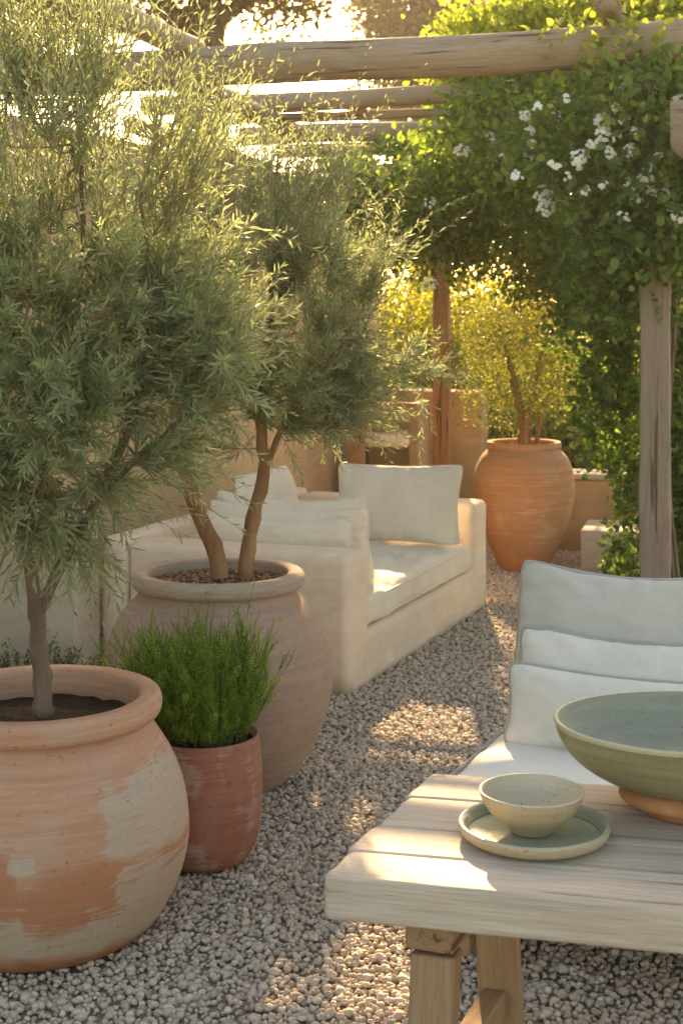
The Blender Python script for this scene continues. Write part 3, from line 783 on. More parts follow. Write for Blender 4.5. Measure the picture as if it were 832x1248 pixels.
def pillow(w, h, t, mat, mat4, label, group, pipe=None, pr=.004, pinch=.05, sag=.0, seed=0, ex=2.6, wr=.006, nu=54, nv=40, cat='pillow', name='pillow', slump=0, corner=.055):
    """lies in local XZ: x width, z height from 0, y thickness"""
    def outline(u, v):
        x = w / 2 * u * (1 - pinch * (1 - v * v) * abs(u) ** 1.5)
        z = h / 2 * v * (1 - pinch * 1.1 * (1 - u * u) * abs(v) ** 1.5) + h / 2
        cr = 1 - corner * abs(u * v) ** 7; x *= cr; z = h / 2 + (z - h / 2) * cr
        if v > 0: z -= sag * (1 - u * u) ** 1.2 * v
        return x, z
    us = [math.sin(PI / 2 * (-1 + 2 * i / nu)) for i in range(nu + 1)]; vsn = [math.sin(PI / 2 * (-1 + 2 * j / nv)) for j in range(nv + 1)]
    V, F = [], []; idx = {}
    for side in (1, -1):
        for i, u in enumerate(us):
            for j, v in enumerate(vsn):
                border = i in (0, nu) or j in (0, nv)
                if border and (0, i, j) in idx: idx[(side, i, j)] = idx[(0, i, j)]; continue
                x, z = outline(u, v)
                prof = ((1 - abs(u) ** ex) * (1 - abs(v) ** ex))
                y = side * t / 2 * max(prof, 0) ** .5
                if slump: y *= (1 - slump * v * .8)
                edge = 1 - max(prof, 0) ** .5
                a = math.atan2(z - h / 2, x)
                if not border:
                    y += wr * .9 * edge ** 2 * math.sin((x if abs(v) > abs(u) else z) * 95 + 5 * vn((x, 2, z), 9, seed)) * vn((x * 1.0, seed, z), 6, seed + 3)
                    y += wr * (vn((x * 1.0, side * 3 + seed, z), 7, seed) * 1.2 + edge * 1.5 * vn((a * 3, side + seed, (abs(u) + abs(v)) * .6), 2.2, seed) + .5 * vn((x, side + seed, z * 2.4), 17, seed))
                yo = .012 * vn((x, z, seed), 4, seed)
                idx[(side, i, j)] = len(V); V.append((x, -(y + yo), z))
                if border: idx[(0, i, j)] = idx[(side, i, j)]
        for i in range(nu):
            for j in range(nv):
                q = [idx[(side, i, j)], idx[(side, i + 1, j)], idx[(side, i + 1, j + 1)], idx[(side, i, j + 1)]]
                F.append(q if side > 0 else q[::-1])
    me = bpy.data.meshes.new(name); me.from_pydata(V, [], F); me.materials.append(mat)
    me.polygons.foreach_set('use_smooth', np.full(len(me.polygons), True, dtype=bool)); me.update()
    o = bpy.data.objects.new(name, me); COL.objects.link(o); place(o, mat4)
    tag(o, label, cat, group)
    ring = [idx[(0, i, 0)] for i in range(nu)] + [idx[(0, nu, j)] for j in range(nv)] + [idx[(0, nu - i, nv)] for i in range(nu)] + [idx[(0, 0, nv - j)] for j in range(nv)]
    add_piping(o, np.array([V[k] for k in ring]), pr, pipe or mat, 'piping')
    return o

def lean(base, facing, tilt, roll=0):
    """base point of pillow; facing = horizontal direction of its front (-Y local); tilt backwards (deg)"""
    fv = Vector(facing).normalized(); x = Vector((-fv.y, fv.x, 0))
    m = Matrix((x, -fv, Vector((0, 0, 1)))).transposed().to_4x4()
    m.translation = Vector(base)
    return m @ Matrix.Rotation(math.radians(roll), 4, 'Y') @ Matrix.Rotation(math.radians(-tilt), 4, 'X')
ST = SH + .155
GP = 'loose pillows on the built-in sofa'
pillow(.74, .44, .17, M['linen'], lean(sofa_pt(1.60, .36, ST + .01), -SA, 14, -1.5), 'wide cream pillow leaning on the far arm of the sofa', GP, pinch=.08, seed=3, wr=.016)
pillow(.70, .42, .16, M['linen'], lean(sofa_pt(1.35, .93, ST), -SB, 14), 'cream pillow against the sofa back behind the olive trunk', GP, seed=6, wr=.008)
pillow(.78, .43, .15, M['linen'], lean(sofa_pt(.56, .47, ST), SA, 16), 'rearmost of the three pillows leaning on the near sofa arm', GP, seed=9, sag=.035, wr=.012)
pillow(.82, .38, .14, M['linen'], lean(sofa_pt(.455, .46, ST), SA, 9), 'middle of the three pillows leaning on the near sofa arm', GP, seed=12, sag=.035, wr=.012)
pillow(.80, .33, .12, M['linen'], lean(sofa_pt(.345, .50, ST), SA, 2), 'lowest pillow pressed against the near sofa arm', GP, seed=15, sag=.03, wr=.012)

# ------------------------------------------------------------------ walls
def wall(name, p0, p1, th, h, mat, label, cap=None, seed=0, cat='wall', r=.02):
    p0, p1 = Vector((p0[0], p0[1], 0)), Vector((p1[0], p1[1], 0)); d = p1 - p0
    R_ = root(name, p0, label, cat)
    nx = max(6, int(d.length / .35))
    soft_box('wall_body', (d.length, th, h), r, mat, frame((p0 + p1) / 2, d), R_, n=(nx, 2, max(4, int(h / .35))), wob=.012, wscale=2.5, seed=seed)
    if cap: soft_box('coping', (d.length + .04, th + .05, .04), .012, cap, frame((p0 + p1) / 2 + Vector((0, 0, h + .001)), d), R_, n=(nx, 2, 1), wob=.004)
    return R_
wall('garden_wall', (-1.13, 6.62), (-3.6, 7.05), .30, .78, M['plaster_grey'], 'low grey beige plastered garden wall behind the near pot', seed=3)
wall('house_wall', (-3.3, 2.69), (.14, 11.3), .30, 2.55, M['house'], 'tall peach plastered house wall behind the built-in sofa', seed=5)
wall('stucco_wall', (.18, 11.35), (1.08, 11.12), .25, 1.06, M['stucco'], 'sandy rough stucco wall between the posts and the far jar', seed=8)
wall('boundary_wall', (1.12, 10.35), (4.6, 9.85), .28, .50, M['stucco'], 'low ochre boundary wall with pale coping right of the far jar', M['concrete'], seed=11)
BN = root('concrete_bench', (1.60, 9.25, 0), 'squared concrete bench block in front of the low ochre wall', 'bench')
soft_box('bench_block', (1.3, .52, .27), .012, M['concrete'], frame((2.20, 9.42, 0), (1, -.25, 0)), BN, n=(8, 5, 4), wob=.004)

# ------------------------------------------------------------------ outdoor counter
OC = root('outdoor_counter', (.25, 10.2, 0), 'pale topped plaster counter with open niche beyond the sofa', 'counter')
soft_box('worktop', (.42, .42, .07), .03, M['plaster'], frame((.30, 10.35, .72), (1, -.25, 0)), OC, n=(8, 6, 1), wob=.006)
soft_box('lower_shelf', (.34, .34, .05), .02, M['plaster'], frame((.30, 10.36, .42), (1, -.25, 0)), OC, n=(6, 6, 1))
soft_box('side_panel', (.07, .40, 1.02), .01, M['stucco'], frame((.545, 10.35, 0), (1, -.25, 0)), OC, n=(2, 4, 6))
soft_box('side_panel', (.05, .38, .72), .01, M['stucco'], frame((.13, 10.45, 0), (1, -.25, 0)), OC, n=(2, 4, 6))
soft_box('back_panel', (.40, .05, 1.0), .01, M['stucco'], frame((.35, 10.60, 0), (1, -.25, 0)), OC, n=(4, 2, 6))

# ------------------------------------------------------------------ pergola
U = Vector((.255, 1, 0)).normalized(); Vv = Vector((1, -.255, 0)).normalized()
PO = Vector((-.67, 6.9, 0))
PG = root('pergola', PO, 'rustic pergola of weathered round logs on square posts', 'pergola')
def log(name, p0, p1, r0, r1, mat=None, seed=0, bendz=0, knots=2):
    p0, p1 = Vector(p0), Vector(p1); d = p1 - p0; Ln = d.length
    k = max(10, int(Ln / .06)); sides = 22
    xs = np.linspace(0, Ln, k); V = []
    kn = [(random.uniform(.1, .9) * Ln, random.uniform(0, 2 * PI), random.uniform(.014, .03)) for _ in range(knots * 2)]
    for i, x in enumerate(xs):
        t = x / Ln; r = r0 + (r1 - r0) * t
        cy = .45 * r0 * noise.noise(Vector((x * .7, seed, 0))); cz = .45 * r0 * noise.noise(Vector((x * .7, 0, seed + 9))) + bendz * math.sin(PI * t)
        for j in range(sides):
            a = 2 * PI * j / sides
            rr = r * (1 + .10 * noise.noise(Vector((x * 2.4, math.cos(a) * 1.5, math.sin(a) * 1.5 + seed))) + .045 * noise.noise(Vector((x * 1, math.cos(a) * 6, math.sin(a) * 6 + seed))))
            for kx, ka, kr in kn:
                da = (a - ka + PI) % (2 * PI) - PI
                rr += kr * math.exp(-((x - kx) / .045) ** 2 - (da * r / .04) ** 2)
            V.append((x, cy + rr * math.cos(a), cz + rr * math.sin(a)))
    F = [[i * sides + j, i * sides + (j + 1) % sides, (i + 1) * sides + (j + 1) % sides, (i + 1) * sides + j] for i in range(k - 1) for j in range(sides)]
    c0 = len(V); V.append((-.008, 0, 0)); c1 = len(V); V.append((Ln + .008, 0, 0))
    F += [[c0, (j + 1) % sides, j] for j in range(sides)] + [[c1, (k - 1) * sides + j, (k - 1) * sides + (j + 1) % sides] for j in range(sides)]
    me = bpy.data.meshes.new(name); me.from_pydata(V, [], F); me.materials.append(mat or M['wood_log'])
    me.polygons.foreach_set('use_smooth', np.full(len(me.polygons), True, dtype=bool)); me.update()
    o = bpy.data.objects.new(name, me); COL.objects.link(o)
    return place(o, frame(p0, d), PG)
BZ = 2.80
def bp(v, u, z=BZ): return PO + Vv * v + U * u + Vector((0, 0, z))
log('beam', bp(-2.6, 0), bp(4.2, 0), .090, .095, seed=1)
for i, (u, r, z, v0, v1) in enumerate([(1.2, .055, 2.80, -.75, 3.6), (1.25, .026, 2.715, -.35, 3.5), (2.5, .062, 2.77, -.6, 3.4), (2.6, .028, 2.68, -.4, 3.4), (3.6, .05, 2.80, -.7, 3.4), (4.6, .06, 2.74, -.6, 3.4), (4.7, .04, 2.64, -.5, 3.4)]):
    log('beam' if r > .045 else 'batten', bp(v0, u, z), bp(v1, u, z), r, r * .92, seed=i * 3 + 2)
log('rafter', bp(-.08, -2.1, BZ + .07), bp(-.05, .12, BZ + .09), .055, .060, seed=20)
log('rafter', bp(-.02, -.12, BZ - .11), bp(.0, 1.8, BZ - .11), .056, .050, seed=21)
log('rafter', bp(-.62, .7, BZ - .17), bp(-.55, 2.9, BZ - .19), .045, .04, seed=22)
log('rafter', bp(1.9, -.3, BZ + .15), bp(1.9, 5.2, BZ + .12), .05, .045, seed=23)
log('rafter', bp(2.9, -.3, BZ + .15), bp(2.9, 5.2, BZ + .12), .05, .045, seed=24)
def post(px, d, w, h, mat, yaw=.25, seed=0, wob=.004, name='post'):
    x = (px - CX) / FPX * d
    m = Matrix.Translation((x, d, -.02)) @ Matrix.Rotation(-yaw, 4, 'Z') @ Matrix.Rotation(-PI / 2, 4, 'Y')
    # local X runs up the post
    o = soft_box(name, (h, w, w * .92), .01, mat, m @ Matrix.Translation((h / 2, 0, -w * .46)), PG, n=(40, 3, 3), wob=wob, wscale=5, seed=seed)
    return o
post(798, 6.45, .140, 2.76, M['wood_post'], .25, 3, .007)
post(538, 10.6, .125, 2.74, M['wood_warm'], .2, 5, .008)
post(435, 9.9, .10, 2.68, M['wood_warm'], .3, 7, .005)
post(1010, 9.7, .13, 2.74, M['wood_post'], .25, 10)
# squared bracket end entering at the right edge
bk = bmesh.new()
pts = [(0, 0), (.5, 0), (.5, .24), (0, .24), ]
pts = [(0.0, .24), (0.0, .06), (.07, 0), (.6, 0), (.6, .24)]
vs = [bk.verts.new((x, 0, z)) for x, z in pts]; f = bk.faces.new(vs)
ex = bmesh.ops.extrude_face_region(bk, geom=[f]); bmesh.ops.translate(bk, vec=(0, .13, 0), verts=[e for e in ex['geom'] if isinstance(e, bmesh.types.BMVert)])
bmesh.ops.recalc_face_normals(bk, faces=bk.faces); bmesh.ops.bevel(bk, geom=bk.edges[:], offset=.006, segments=2, affect='EDGES')
bm_obj('bracket', bk, M['wood_log'], frame(at(816, 197, 5.75), Vv), PG)

# ------------------------------------------------------------------ table
TR = root('wooden_table', (.35, 2.95, 0), 'bleached plank topped wooden table on angled trestle legs in the foreground', 'table')
TZ, TH = .62, .082
fl, bl = np.array([-.037, 2.700]), np.array([.203, 3.300])
fr_, br_ = fl + np.array([.97, -.235]) * 1.75, bl + np.array([.97, -.20]) * 1.70
cuts = [0, .215, .445, .735, 1.0]
for i in range(4):
    a, b = cuts[i] + (.0022 if i else 0), cuts[i + 1] - (.0022 if i < 3 else 0)
    q0, q1 = fl + (bl - fl) * a, fl + (bl - fl) * b; r0, r1 = fr_ + (br_ - fr_) * a, fr_ + (br_ - fr_) * b
    o_ = (q0 + q1) / 2; xd = Vector((*(((r0 + r1) / 2) - o_), 0)); Ln = xd.length; xd.normalize(); mt = frame((*o_, TZ - TH), xd); inv = mt.inverted()
    lc = [inv @ Vector((*q, TZ - TH)) for q in (q0, r0, r1, q1)]
    jit = [.004, -.006, .003, -.003][i]
    def shear(v, lc=lc, Ln=Ln, jit=jit, i=i):
        u = (v.x + Ln / 2) / Ln; w = v.y + .5
        x0 = lc[0].x + (lc[3].x - lc[0].x) * w; x1 = lc[1].x + (lc[2].x - lc[1].x) * w
        y0 = lc[0].y + (lc[1].y - lc[0].y) * u; y1 = lc[3].y + (lc[2].y - lc[3].y) * u
        return Vector((x0 + (x1 - x0) * u + jit * (1 - u) + .004 * noise.noise(Vector((0, w * 4, v.z * 20))) * (1 - u), y0 + (y1 - y0) * w, v.z + .0015 * noise.noise(Vector((u * 9, w * 2, i)))))
    # unit-width soft box sheared into the real plank
    W_ = (lc[3] - lc[0]).length
    def make_plank():
        r = .009; sx, sz = Ln / 2, TH / 2
        xs = [-sx, -sx + r * .12, -sx + r * .4, -sx + r] + list(np.linspace(-sx + r, sx - r, 60))[1:-1] + [sx - r, sx - r * .4, sx]
        # section ring (y in -.5.. .5 , z), rounded
        ry = r / W_; ring = []
        for cx_, cz_, a0 in ((.5 - ry, sz - r, 0), (-.5 + ry, sz - r, PI / 2), (-.5 + ry, -sz + r, PI), (.5 - ry, -sz + r, 3 * PI / 2)):
            for s in range(5):
                an = a0 + s * PI / 8; ring.append((cx_ + ry * math.cos(an), cz_ + r * math.sin(an)))
        # extra points across the top for gentle waviness
        full = []
        for s in range(len(ring)):
            full.append(ring[s]); nx = ring[(s + 1) % len(ring)]
            if abs(nx[0] - ring[s][0]) > .3 or abs(nx[1] - ring[s][1]) > TH * .4:
                for q in range(1, 6): full.append((ring[s][0] + (nx[0] - ring[s][0]) * q / 6, ring[s][1] + (nx[1] - ring[s][1]) * q / 6))
        V, F = [], []; k = len(full)
        for x in xs:
            e = min(1, (sx - abs(x)) / r); sh = 1 - (1 - math.sqrt(max(0, 1 - (1 - e) ** 2))) * .0
            ins = r * (1 - math.sqrt(max(0, 1 - (1 - e) ** 2)))
            for y, z in full:
                V.append(shear(Vector((x, y * (1 - 2 * ins / W_), z * (1 - ins / sz) + sz))))
        for a_ in range(len(xs) - 1):
            for b_ in range(k): F.append([a_ * k + b_, (a_ + 1) * k + b_, (a_ + 1) * k + (b_ + 1) % k, a_ * k + (b_ + 1) % k][::-1])
        F.append(list(range(k))[::-1][::-1]); F.append([(len(xs) - 1) * k + b_ for b_ in range(k)][::-1])
        me = bpy.data.meshes.new('plank'); me.from_pydata([tuple(v) for v in V], [], F); me.materials.append(M['wood_table'])
        sm = np.full(len(F), True); sm[-2:] = False; me.polygons.foreach_set('use_smooth', sm); me.update()
        bmx = bmesh.new(); bmx.from_mesh(me); bmesh.ops.recalc_face_normals(bmx, faces=bmx.faces); bmx.to_mesh(me); bmx.free()
        o = bpy.data.objects.new('plank', me); COL.objects.link(o); place(o, mt, TR)
        return o
    make_plank()
E_ = Vector((*(bl - fl), 0)).normalized(); X_ = Vector((*(fr_ - fl), 0)).normalized()
def trestle(off):
    c = Vector((*(fl + (bl - fl) * .5), 0)) + X_ * off
    soft_box('cross_beam', (.50, .095, .070), .008, M['wood_leg'], frame(c + Vector((0, 0, TZ - TH - .072)), E_), TR, n=(10, 3, 3), wob=.002)
    for sg in (-1, 1):
        top = c + E_ * (.205 * sg) + Vector((0, 0, TZ - TH - .072)); bot = c + E_ * (.265 * sg) + X_ * (.0) + Vector((0, 0, 0))
        d = top - bot; m = frame(bot - Vector((0, 0, .01)), d, X_)
        soft_box('leg', (d.length, .085, .085), .007, M['wood_leg'], m @ Matrix.Translation((d.length / 2, 0, -.0425)), TR, n=(20, 3, 3), wob=.003, seed=sg + off)
    soft_box('stretcher', (.42, .05, .055), .006, M['wood_leg'], frame(c + Vector((0, 0, .155)), E_), TR, n=(8, 2, 2), wob=.002)
    return c
c0 = trestle(.175); c1 = trestle(1.42)
if 0: soft_box('long_brace', ((c1 - c0).length - .06, .045, .055), .006, M['wood_leg'], frame((c0 + c1) / 2 + Vector((0, 0, .215)), c1 - c0), TR, n=(10, 2, 2))

# ------------------------------------------------------------------ ceramics
def lathe_thing(name, parts, center, label, cat, seg=128, squash=1, wob=.01, seed=0):
    r = root(name, center, label, cat)
    for pn, prof, mat, n in parts:
        o = lathe_obj(pn, smooth_prof(prof, n), seg, mat, r, center, None, wob, seed, squash)
    return r
pc = at(650, 1022, 1854 / 642.)
pc = Vector((pc[0], pc[1], TZ + .001))
PR = .148
lathe_thing('plate', [('underside', [(.001, .002), (.11, .002), (.128, .004), (.142, .012), (PR, .026), (PR - .001, .031)], M['glaze_sand'], 40),
                      ('glazed_top', [(PR - .001, .031), (PR - .005, .033), (PR - .011, .029), (.128, .014), (.118, .0105), (.001, .0095)], M['glaze_plate'], 50)], pc, 'wide sage green glazed plate with sandy rim under the small bowl', 'plate', seed=1, wob=.012)
bc = Vector((pc.x - .004, pc.y + .004, TZ + .0125))
lathe_thing('bowl', [('outside', [(.001, .002), (.035, .001), (.041, .004), (.046, .010), (.066, .026), (.086, .046), (.098, .067), (.1025, .080)], M['glaze_sand'], 50),
                     ('inside', [(.1025, .080), (.1005, .0825), (.0965, .079), (.090, .062), (.076, .042), (.05, .024), (.001, .016)], M['glaze_sand_in'], 50)], bc, 'small sand coloured bowl standing on the green plate', 'bowl', seed=2, wob=.01)
gc = Vector(((848 - CX) / FPX * 3.05, 3.05, TZ + .001))
gb = lathe_thing('serving_bowl', [('foot', [(.001, .002), (.105, .001), (.118, .004), (.126, .012), (.128, .016), (.148, .020), (.159, .030), (.158, .040), (.145, .052), (.12, .058)], M['clay_foot'], 40),
                             ('outside', [(.12, .056), (.155, .059), (.195, .071), (.235, .094), (.264, .121), (.281, .149), (.290, .177)], M['glaze_green'], 60),
                             ('rim', [(.290, .177), (.2915, .183), (.289, .1875), (.283, .186)], M['glaze_rim'], 14),
                             ('inside', [(.283, .186), (.277, .169), (.265, .147), (.245, .123), (.21, .102), (.15, .088), (.001, .078)], M['glaze_inner'], 60)], gc,
            'large olive green glazed serving bowl on an orange clay foot', 'bowl', seed=3, wob=.025, squash=.82)

# ------------------------------------------------------------------ lounge chair
yaw = math.radians(24)
CF = Vector((-math.sin(yaw), -math.cos(yaw), 0)); CW = Vector((math.cos(yaw), -math.sin(yaw), 0))   # front, width
SL0 = Vector((.478, 4.30, 0))         # left edge point under the pillow
def ch(w, f, z): return SL0 + CW * w + CF * f + Vector((0, 0, z))
LC = root('lounge_chair', ch(.38, .05, 0), 'low pale lounge chair behind the wooden table', 'chair')
soft_box('base', (.74, .82, .15), .02, M['wood_leg'], frame(ch(.39, .17, .12), CW), LC, n=(8, 8, 2))
for w_, f_ in ((.06, .54), (.72, .54), (.06, -.2), (.72, -.2)):
    soft_box('leg', (.05, .05, .13), .005, M['wood_leg'], frame(ch(w_, f_, -.005), CW), LC, n=(2, 2, 3))
soft_box('back_frame', (.74, .05, .45), .012, M['wood_leg'], frame(ch(.39, -.262, .12), CW), LC, n=(8, 2, 6))
sc2 = soft_box('seat_cushion', (.80, .80, .15), .05, M['linen_seat'], frame(ch(.365, .165, .272), CW), None, n=(40, 40, 6), bulge=.014, wob=.008, wscale=4, seed=5, crease=.012)
tag(sc2, 'white linen seat cushion of the lounge chair behind the table', 'cushion')
add_piping(sc2, seam_ring(.80, .80, .05, .128, 160, seed=4), .006, M['piping_grey'])
GL = 'grey piped cushions on the lounge chair'
pillow(.68, .50, .15, M['grey_linen'], lean(ch(.315, -.09, .418), CF, 16), 'tall grey back cushion with dark piping, rearmost on the lounge chair', GL, M['piping_grey'], .0085, pinch=.045, sag=.03, seed=21, cat='cushion', name='back_cushion', ex=3, wr=.011, nu=80, nv=60)
pillow(.66, .325, .13, M['light_linen'], lean(ch(.355, .02, .418), CF, 14), 'pale middle lumbar pillow on the lounge chair', GL, M['piping_grey'], .007, pinch=.05, sag=.02, seed=24, ex=2.8, wr=.011, nu=80, nv=50)
pillow(.70, .235, .14, M['light_linen'], lean(ch(.375, .11, .42), CF, 12), 'front pale lumbar pillow lying low on the lounge chair seat', GL, M['piping_grey'], .007, pinch=.05, sag=.012, seed=27, ex=2.6, wr=.011, nu=80, nv=50)

# ------------------------------------------------------------------ vine over the pergola
GAPS += []
VN = root('climbing_vine', (1.36, 7.0, 0), 'dense climbing vine with white flower clusters covering the pergola', 'vine')
def ev(px, py, d, rx, ry, rd, w): k = d / FPX; return (at(px, py, d), (rx * k, rd, ry * k), w)
vell = [ev(735, 165, 6.75, 115, 68, .45, 3.2), ev(640, 160, 7.6, 100, 70, .5, 2.6), ev(780, 260, 6.55, 75, 95, .42, 3.2), ev(690, 250, 7.8, 75, 60, .45, 1.6),
        ev(565, 215, 8.6, 90, 58, .5, 2.4), ev(480, 258, 9.6, 80, 52, .5, 1.6), ev(430, 255, 10.0, 50, 52, .4, 1.3), ev(470, 215, 9.8, 60, 35, .4, .9), ev(600, 270, 8.8, 80, 45, .5, 1.3),
        ev(850, 220, 6.5, 60, 110, .4, 1.8), ev(770, 345, 6.7, 55, 45, .25, 1.2), ev(800, 118, 6.25, 60, 30, .14, .8), ev(505, 215, 9.2, 65, 48, .4, 1.6), ev(545, 255, 9.0, 70, 45, .4, 1.6), ev(420, 225, 10.0, 45, 35, .4, .8), ev(842, 470, 7.1, 26, 150, .3, 1.4), ev(846, 620, 7.0, 24, 110, .3, 1.1), ev(730, 340, 7.6, 60, 50, .35, .9)]
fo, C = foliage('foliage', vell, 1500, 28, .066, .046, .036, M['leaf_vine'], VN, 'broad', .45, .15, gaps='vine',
                rbias=lambda P: np.clip((P[:, 2] - 2.25) * .35, -.08, .28))  # leaves paler with height: light from above put into their colour
# top growth, its sunlight painted in as a yellower leaf colour
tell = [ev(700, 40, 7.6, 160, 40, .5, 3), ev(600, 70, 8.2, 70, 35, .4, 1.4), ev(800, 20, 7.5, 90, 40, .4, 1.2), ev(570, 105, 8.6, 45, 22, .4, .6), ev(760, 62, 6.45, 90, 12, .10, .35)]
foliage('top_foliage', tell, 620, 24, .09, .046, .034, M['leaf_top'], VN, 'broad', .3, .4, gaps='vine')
# strands hanging by the post
hang = []
for (px, py0, py1, d) in [(700, 330, 470, 7.9), (715, 340, 520, 7.8), (735, 340, 560, 7.7), (755, 340, 600, 7.7), (765, 340, 690, 7.6), (775, 350, 700, 7.6), (690, 330, 420, 8.0), (745, 360, 500, 7.6), (828, 380, 720, 7.0), (838, 380, 720, 7.0),
                          (600, 280, 345, 8.6), (560, 280, 350, 8.8), (520, 260, 345, 9.0), (640, 290, 360, 8.4), (460, 260, 320, 9.8)]:
    n = int((py1 - py0) / 6)
    t = np.linspace(0, 1, n)
    hang += [at(px + 14 * math.sin(6 * q + px), py0 + (py1 - py0) * q, d) for q in t]
gell = [ev(600, 290, 8.9, 95, 38, .4, 1.5), ev(500, 290, 9.4, 60, 35, .4, .7), ev(680, 330, 8.2, 60, 40, .35, 1.0), ev(440, 200, 10.2, 45, 14, .3, .3)]
foliage('golden_foliage', gell, 420, 22, .07, .030, .022, M['leaf_rear'], VN, 'broad', .2, -.1, gaps='vine')
foliage('hanging_strands', vell[:1], 2, 16, .05, .042, .034, M['leaf_vine'], VN, 'broad', .4, -.3, gaps=False, extra_centers=np.array(hang))
# woody stems climbing the right post
sp = []
for j in range(6):
    a = rng.uniform(0, 6.28)
    sp.append([[1.42 + .06 * j * .3 + .05 * math.sin(a + z * 2.2), 6.62 + .10 * math.cos(a + z * 2), z] for z in np.linspace(0, 2.75, 12)])
tv, tf = tubes(np.array(sp), np.full((6, 12), .009), 6); mesh_np('stems', tv, tf, M['bark'], VN)
# flower clusters
def flower_cluster(c, R_, n):
    C0 = np.array(c); Vs, Fs, off, mi = [], [], 0, []
    d = rand_dirs(n); d[:, 1] = -abs(d[:, 1]) * .9; d = unit(d)
    for i in range(n):
        fc = C0 + d[i] * R_ * rng.uniform(.5, 1.0, 3); nn = unit(d[i] * .8 + np.array([0, -.6, .5]) + rng.normal(size=3) * .2)
        s = unit(np.cross(nn, rand_dirs(1)[0])); t = np.cross(nn, s); pr = rng.uniform(.0085, .0125)
        for k in range(5):
            a = k * 2 * PI / 5; D_ = s * math.cos(a) + t * math.sin(a); S_ = np.cross(nn, D_)
            q = [fc, fc + D_ * pr * .6 - S_ * pr * .42 + nn * pr * .15, fc + D_ * pr + nn * pr * .30, fc + D_ * pr * .6 + S_ * pr * .42 + nn * pr * .15]
            Vs += q; Fs.append([off, off + 1, off + 2, off + 3]); off += 4; mi.append(0)
        for k in range(1):
            q = [fc + s * .0025 + nn * .003, fc + t * .0025 + nn * .003, fc - s * .0025 + nn * .003, fc - t * .0025 + nn * .003]
            Vs += q; Fs.append([off, off + 1, off + 2, off + 3]); off += 4; mi.append(1)
    mesh_np('flower_cluster', np.array(Vs), np.array(Fs), None, VN, smooth=False, mats=[M['petal'], M['pollen']], mat_idx=mi)
xtra = [(px_, py_, 6.7, rng.uniform(.018, .03), int(rng.integers(5, 9))) for px_, py_ in [(655, 130), (690, 120), (720, 175), (748, 130), (752, 168), (775, 160), (690, 215), (712, 232), (735, 225), (800, 190), (815, 250), (775, 245), (630, 215), (675, 200), (810, 150), (795, 110), (760, 110), (760, 262)]]
for px, py, d, rr, n in xtra + [(705, 192, 6.75, .045, 22), (733, 150, 6.75, .05, 22), (733, 165, 6.72, .035, 14), (768, 184, 6.75, .04, 18), (740, 186, 6.7, .035, 14), (661, 238, 7.2, .05, 22), (665, 253, 7.2, .05, 24), (786, 218, 6.7, .045, 20),
                         (792, 230, 6.7, .03, 12), (806, 236, 6.7, .035, 16), (826, 262, 6.6, .04, 20), (829, 124, 6.6, .04, 20), (563, 184, 8.0, .05, 16), (617, 190, 7.5, .04, 14), (643, 190, 7.3, .03, 10), (677, 146, 7.0, .045, 16),
                         (760, 145, 6.72, .03, 12), (768, 225, 6.7, .035, 14), (645, 160, 7.2, .025, 8), (648, 175, 7.2, .025, 8), (640, 140, 7.2, .03, 8), (790, 205, 6.7, .025, 8), (703, 200, 6.8, .03, 10), (524, 245, 8.6, .04, 8), (523, 345, 8.7, .05, 10), (595, 168, 7.7, .03, 8)]:
    flower_cluster(at(px, py, d - (.45 if px > 650 else .62)), rr * .93, int(n * 1.5))
low_plant((1.88, 8.75, 0), (.36, .22), .40, 'leafy green ivy clump at the foot of the concrete bench', 190, .04, M['leaf_low'])
low_plant((1.55, 7.3, 0), (.22, .2), .55, 'dense green ivy at the base of the grey post', 150, .04, M['leaf_low'])

# ------------------------------------------------------------------ garden beyond
def bush(loc, ells, label, mat, n, per, leaf, group='sunlit shrubs beyond the walls', name='shrub', sig=.12, trunk=None, cat='shrub', lo=.35, w=.6, gaps=False):
    r = root(name, loc, label, cat, group)
    if trunk: limb_mesh('trunk', trunk, M['bark'], r, 10, .01)
    else:
        P = [[loc, np.array(e[0]) * .5 + np.array(loc) * .5, e[0]] for e in ells]
        limb_mesh('trunk', [([np.array(a), np.array(b), np.array(c)], .03, .012) for a, b, c in P], M['bark'], r, 6, .01)
    foliage('foliage', ells, n, per, sig, leaf, leaf * w, mat, r, 'broad', lo, .1, gaps=gaps)
    return r
for (px, py, d, rx, ry, rd, lb, mt) in [
    (480, 420, 13.0, 75, 70, .6, 'golden backlit shrub behind the outdoor counter', 'leaf_yellow'),
    (590, 410, 13.6, 80, 80, .7, 'golden backlit shrub behind the far jar and its tree', 'leaf_yellow'),
    (700, 430, 12.6, 75, 90, .6, 'yellow green shrub above the low ochre wall', 'leaf_yellow'),
    (790, 450, 13.4, 70, 110, .7, 'yellow green shrub behind the grey post', 'leaf_yellow'),
    (690, 540, 11.6, 80, 45, .4, 'olive green hedge plant just over the low ochre wall', 'leaf_rear'),
    (470, 350, 15.0, 110, 90, .8, 'tall golden bush behind the house wall end', 'leaf_yellow'),
    (600, 340, 16.0, 110, 80, .8, 'tall yellow green bush farthest behind the far jar tree', 'leaf_yellow'),
    (640, 520, 12.2, 60, 60, .5, 'dull green bush hidden behind the far jar', 'leaf_vine')]:
    c = at(px, py, d); k = d / FPX
    zb = 0
    bush((c[0], c[1], zb), [(c, (rx * k, rd, ry * k), 2), (c + np.array([.15, 0, -ry * k * .6]), (rx * k * .8, rd * .8, ry * k * .6), 1.2)], lb, M[mt], 240, 22, .055)
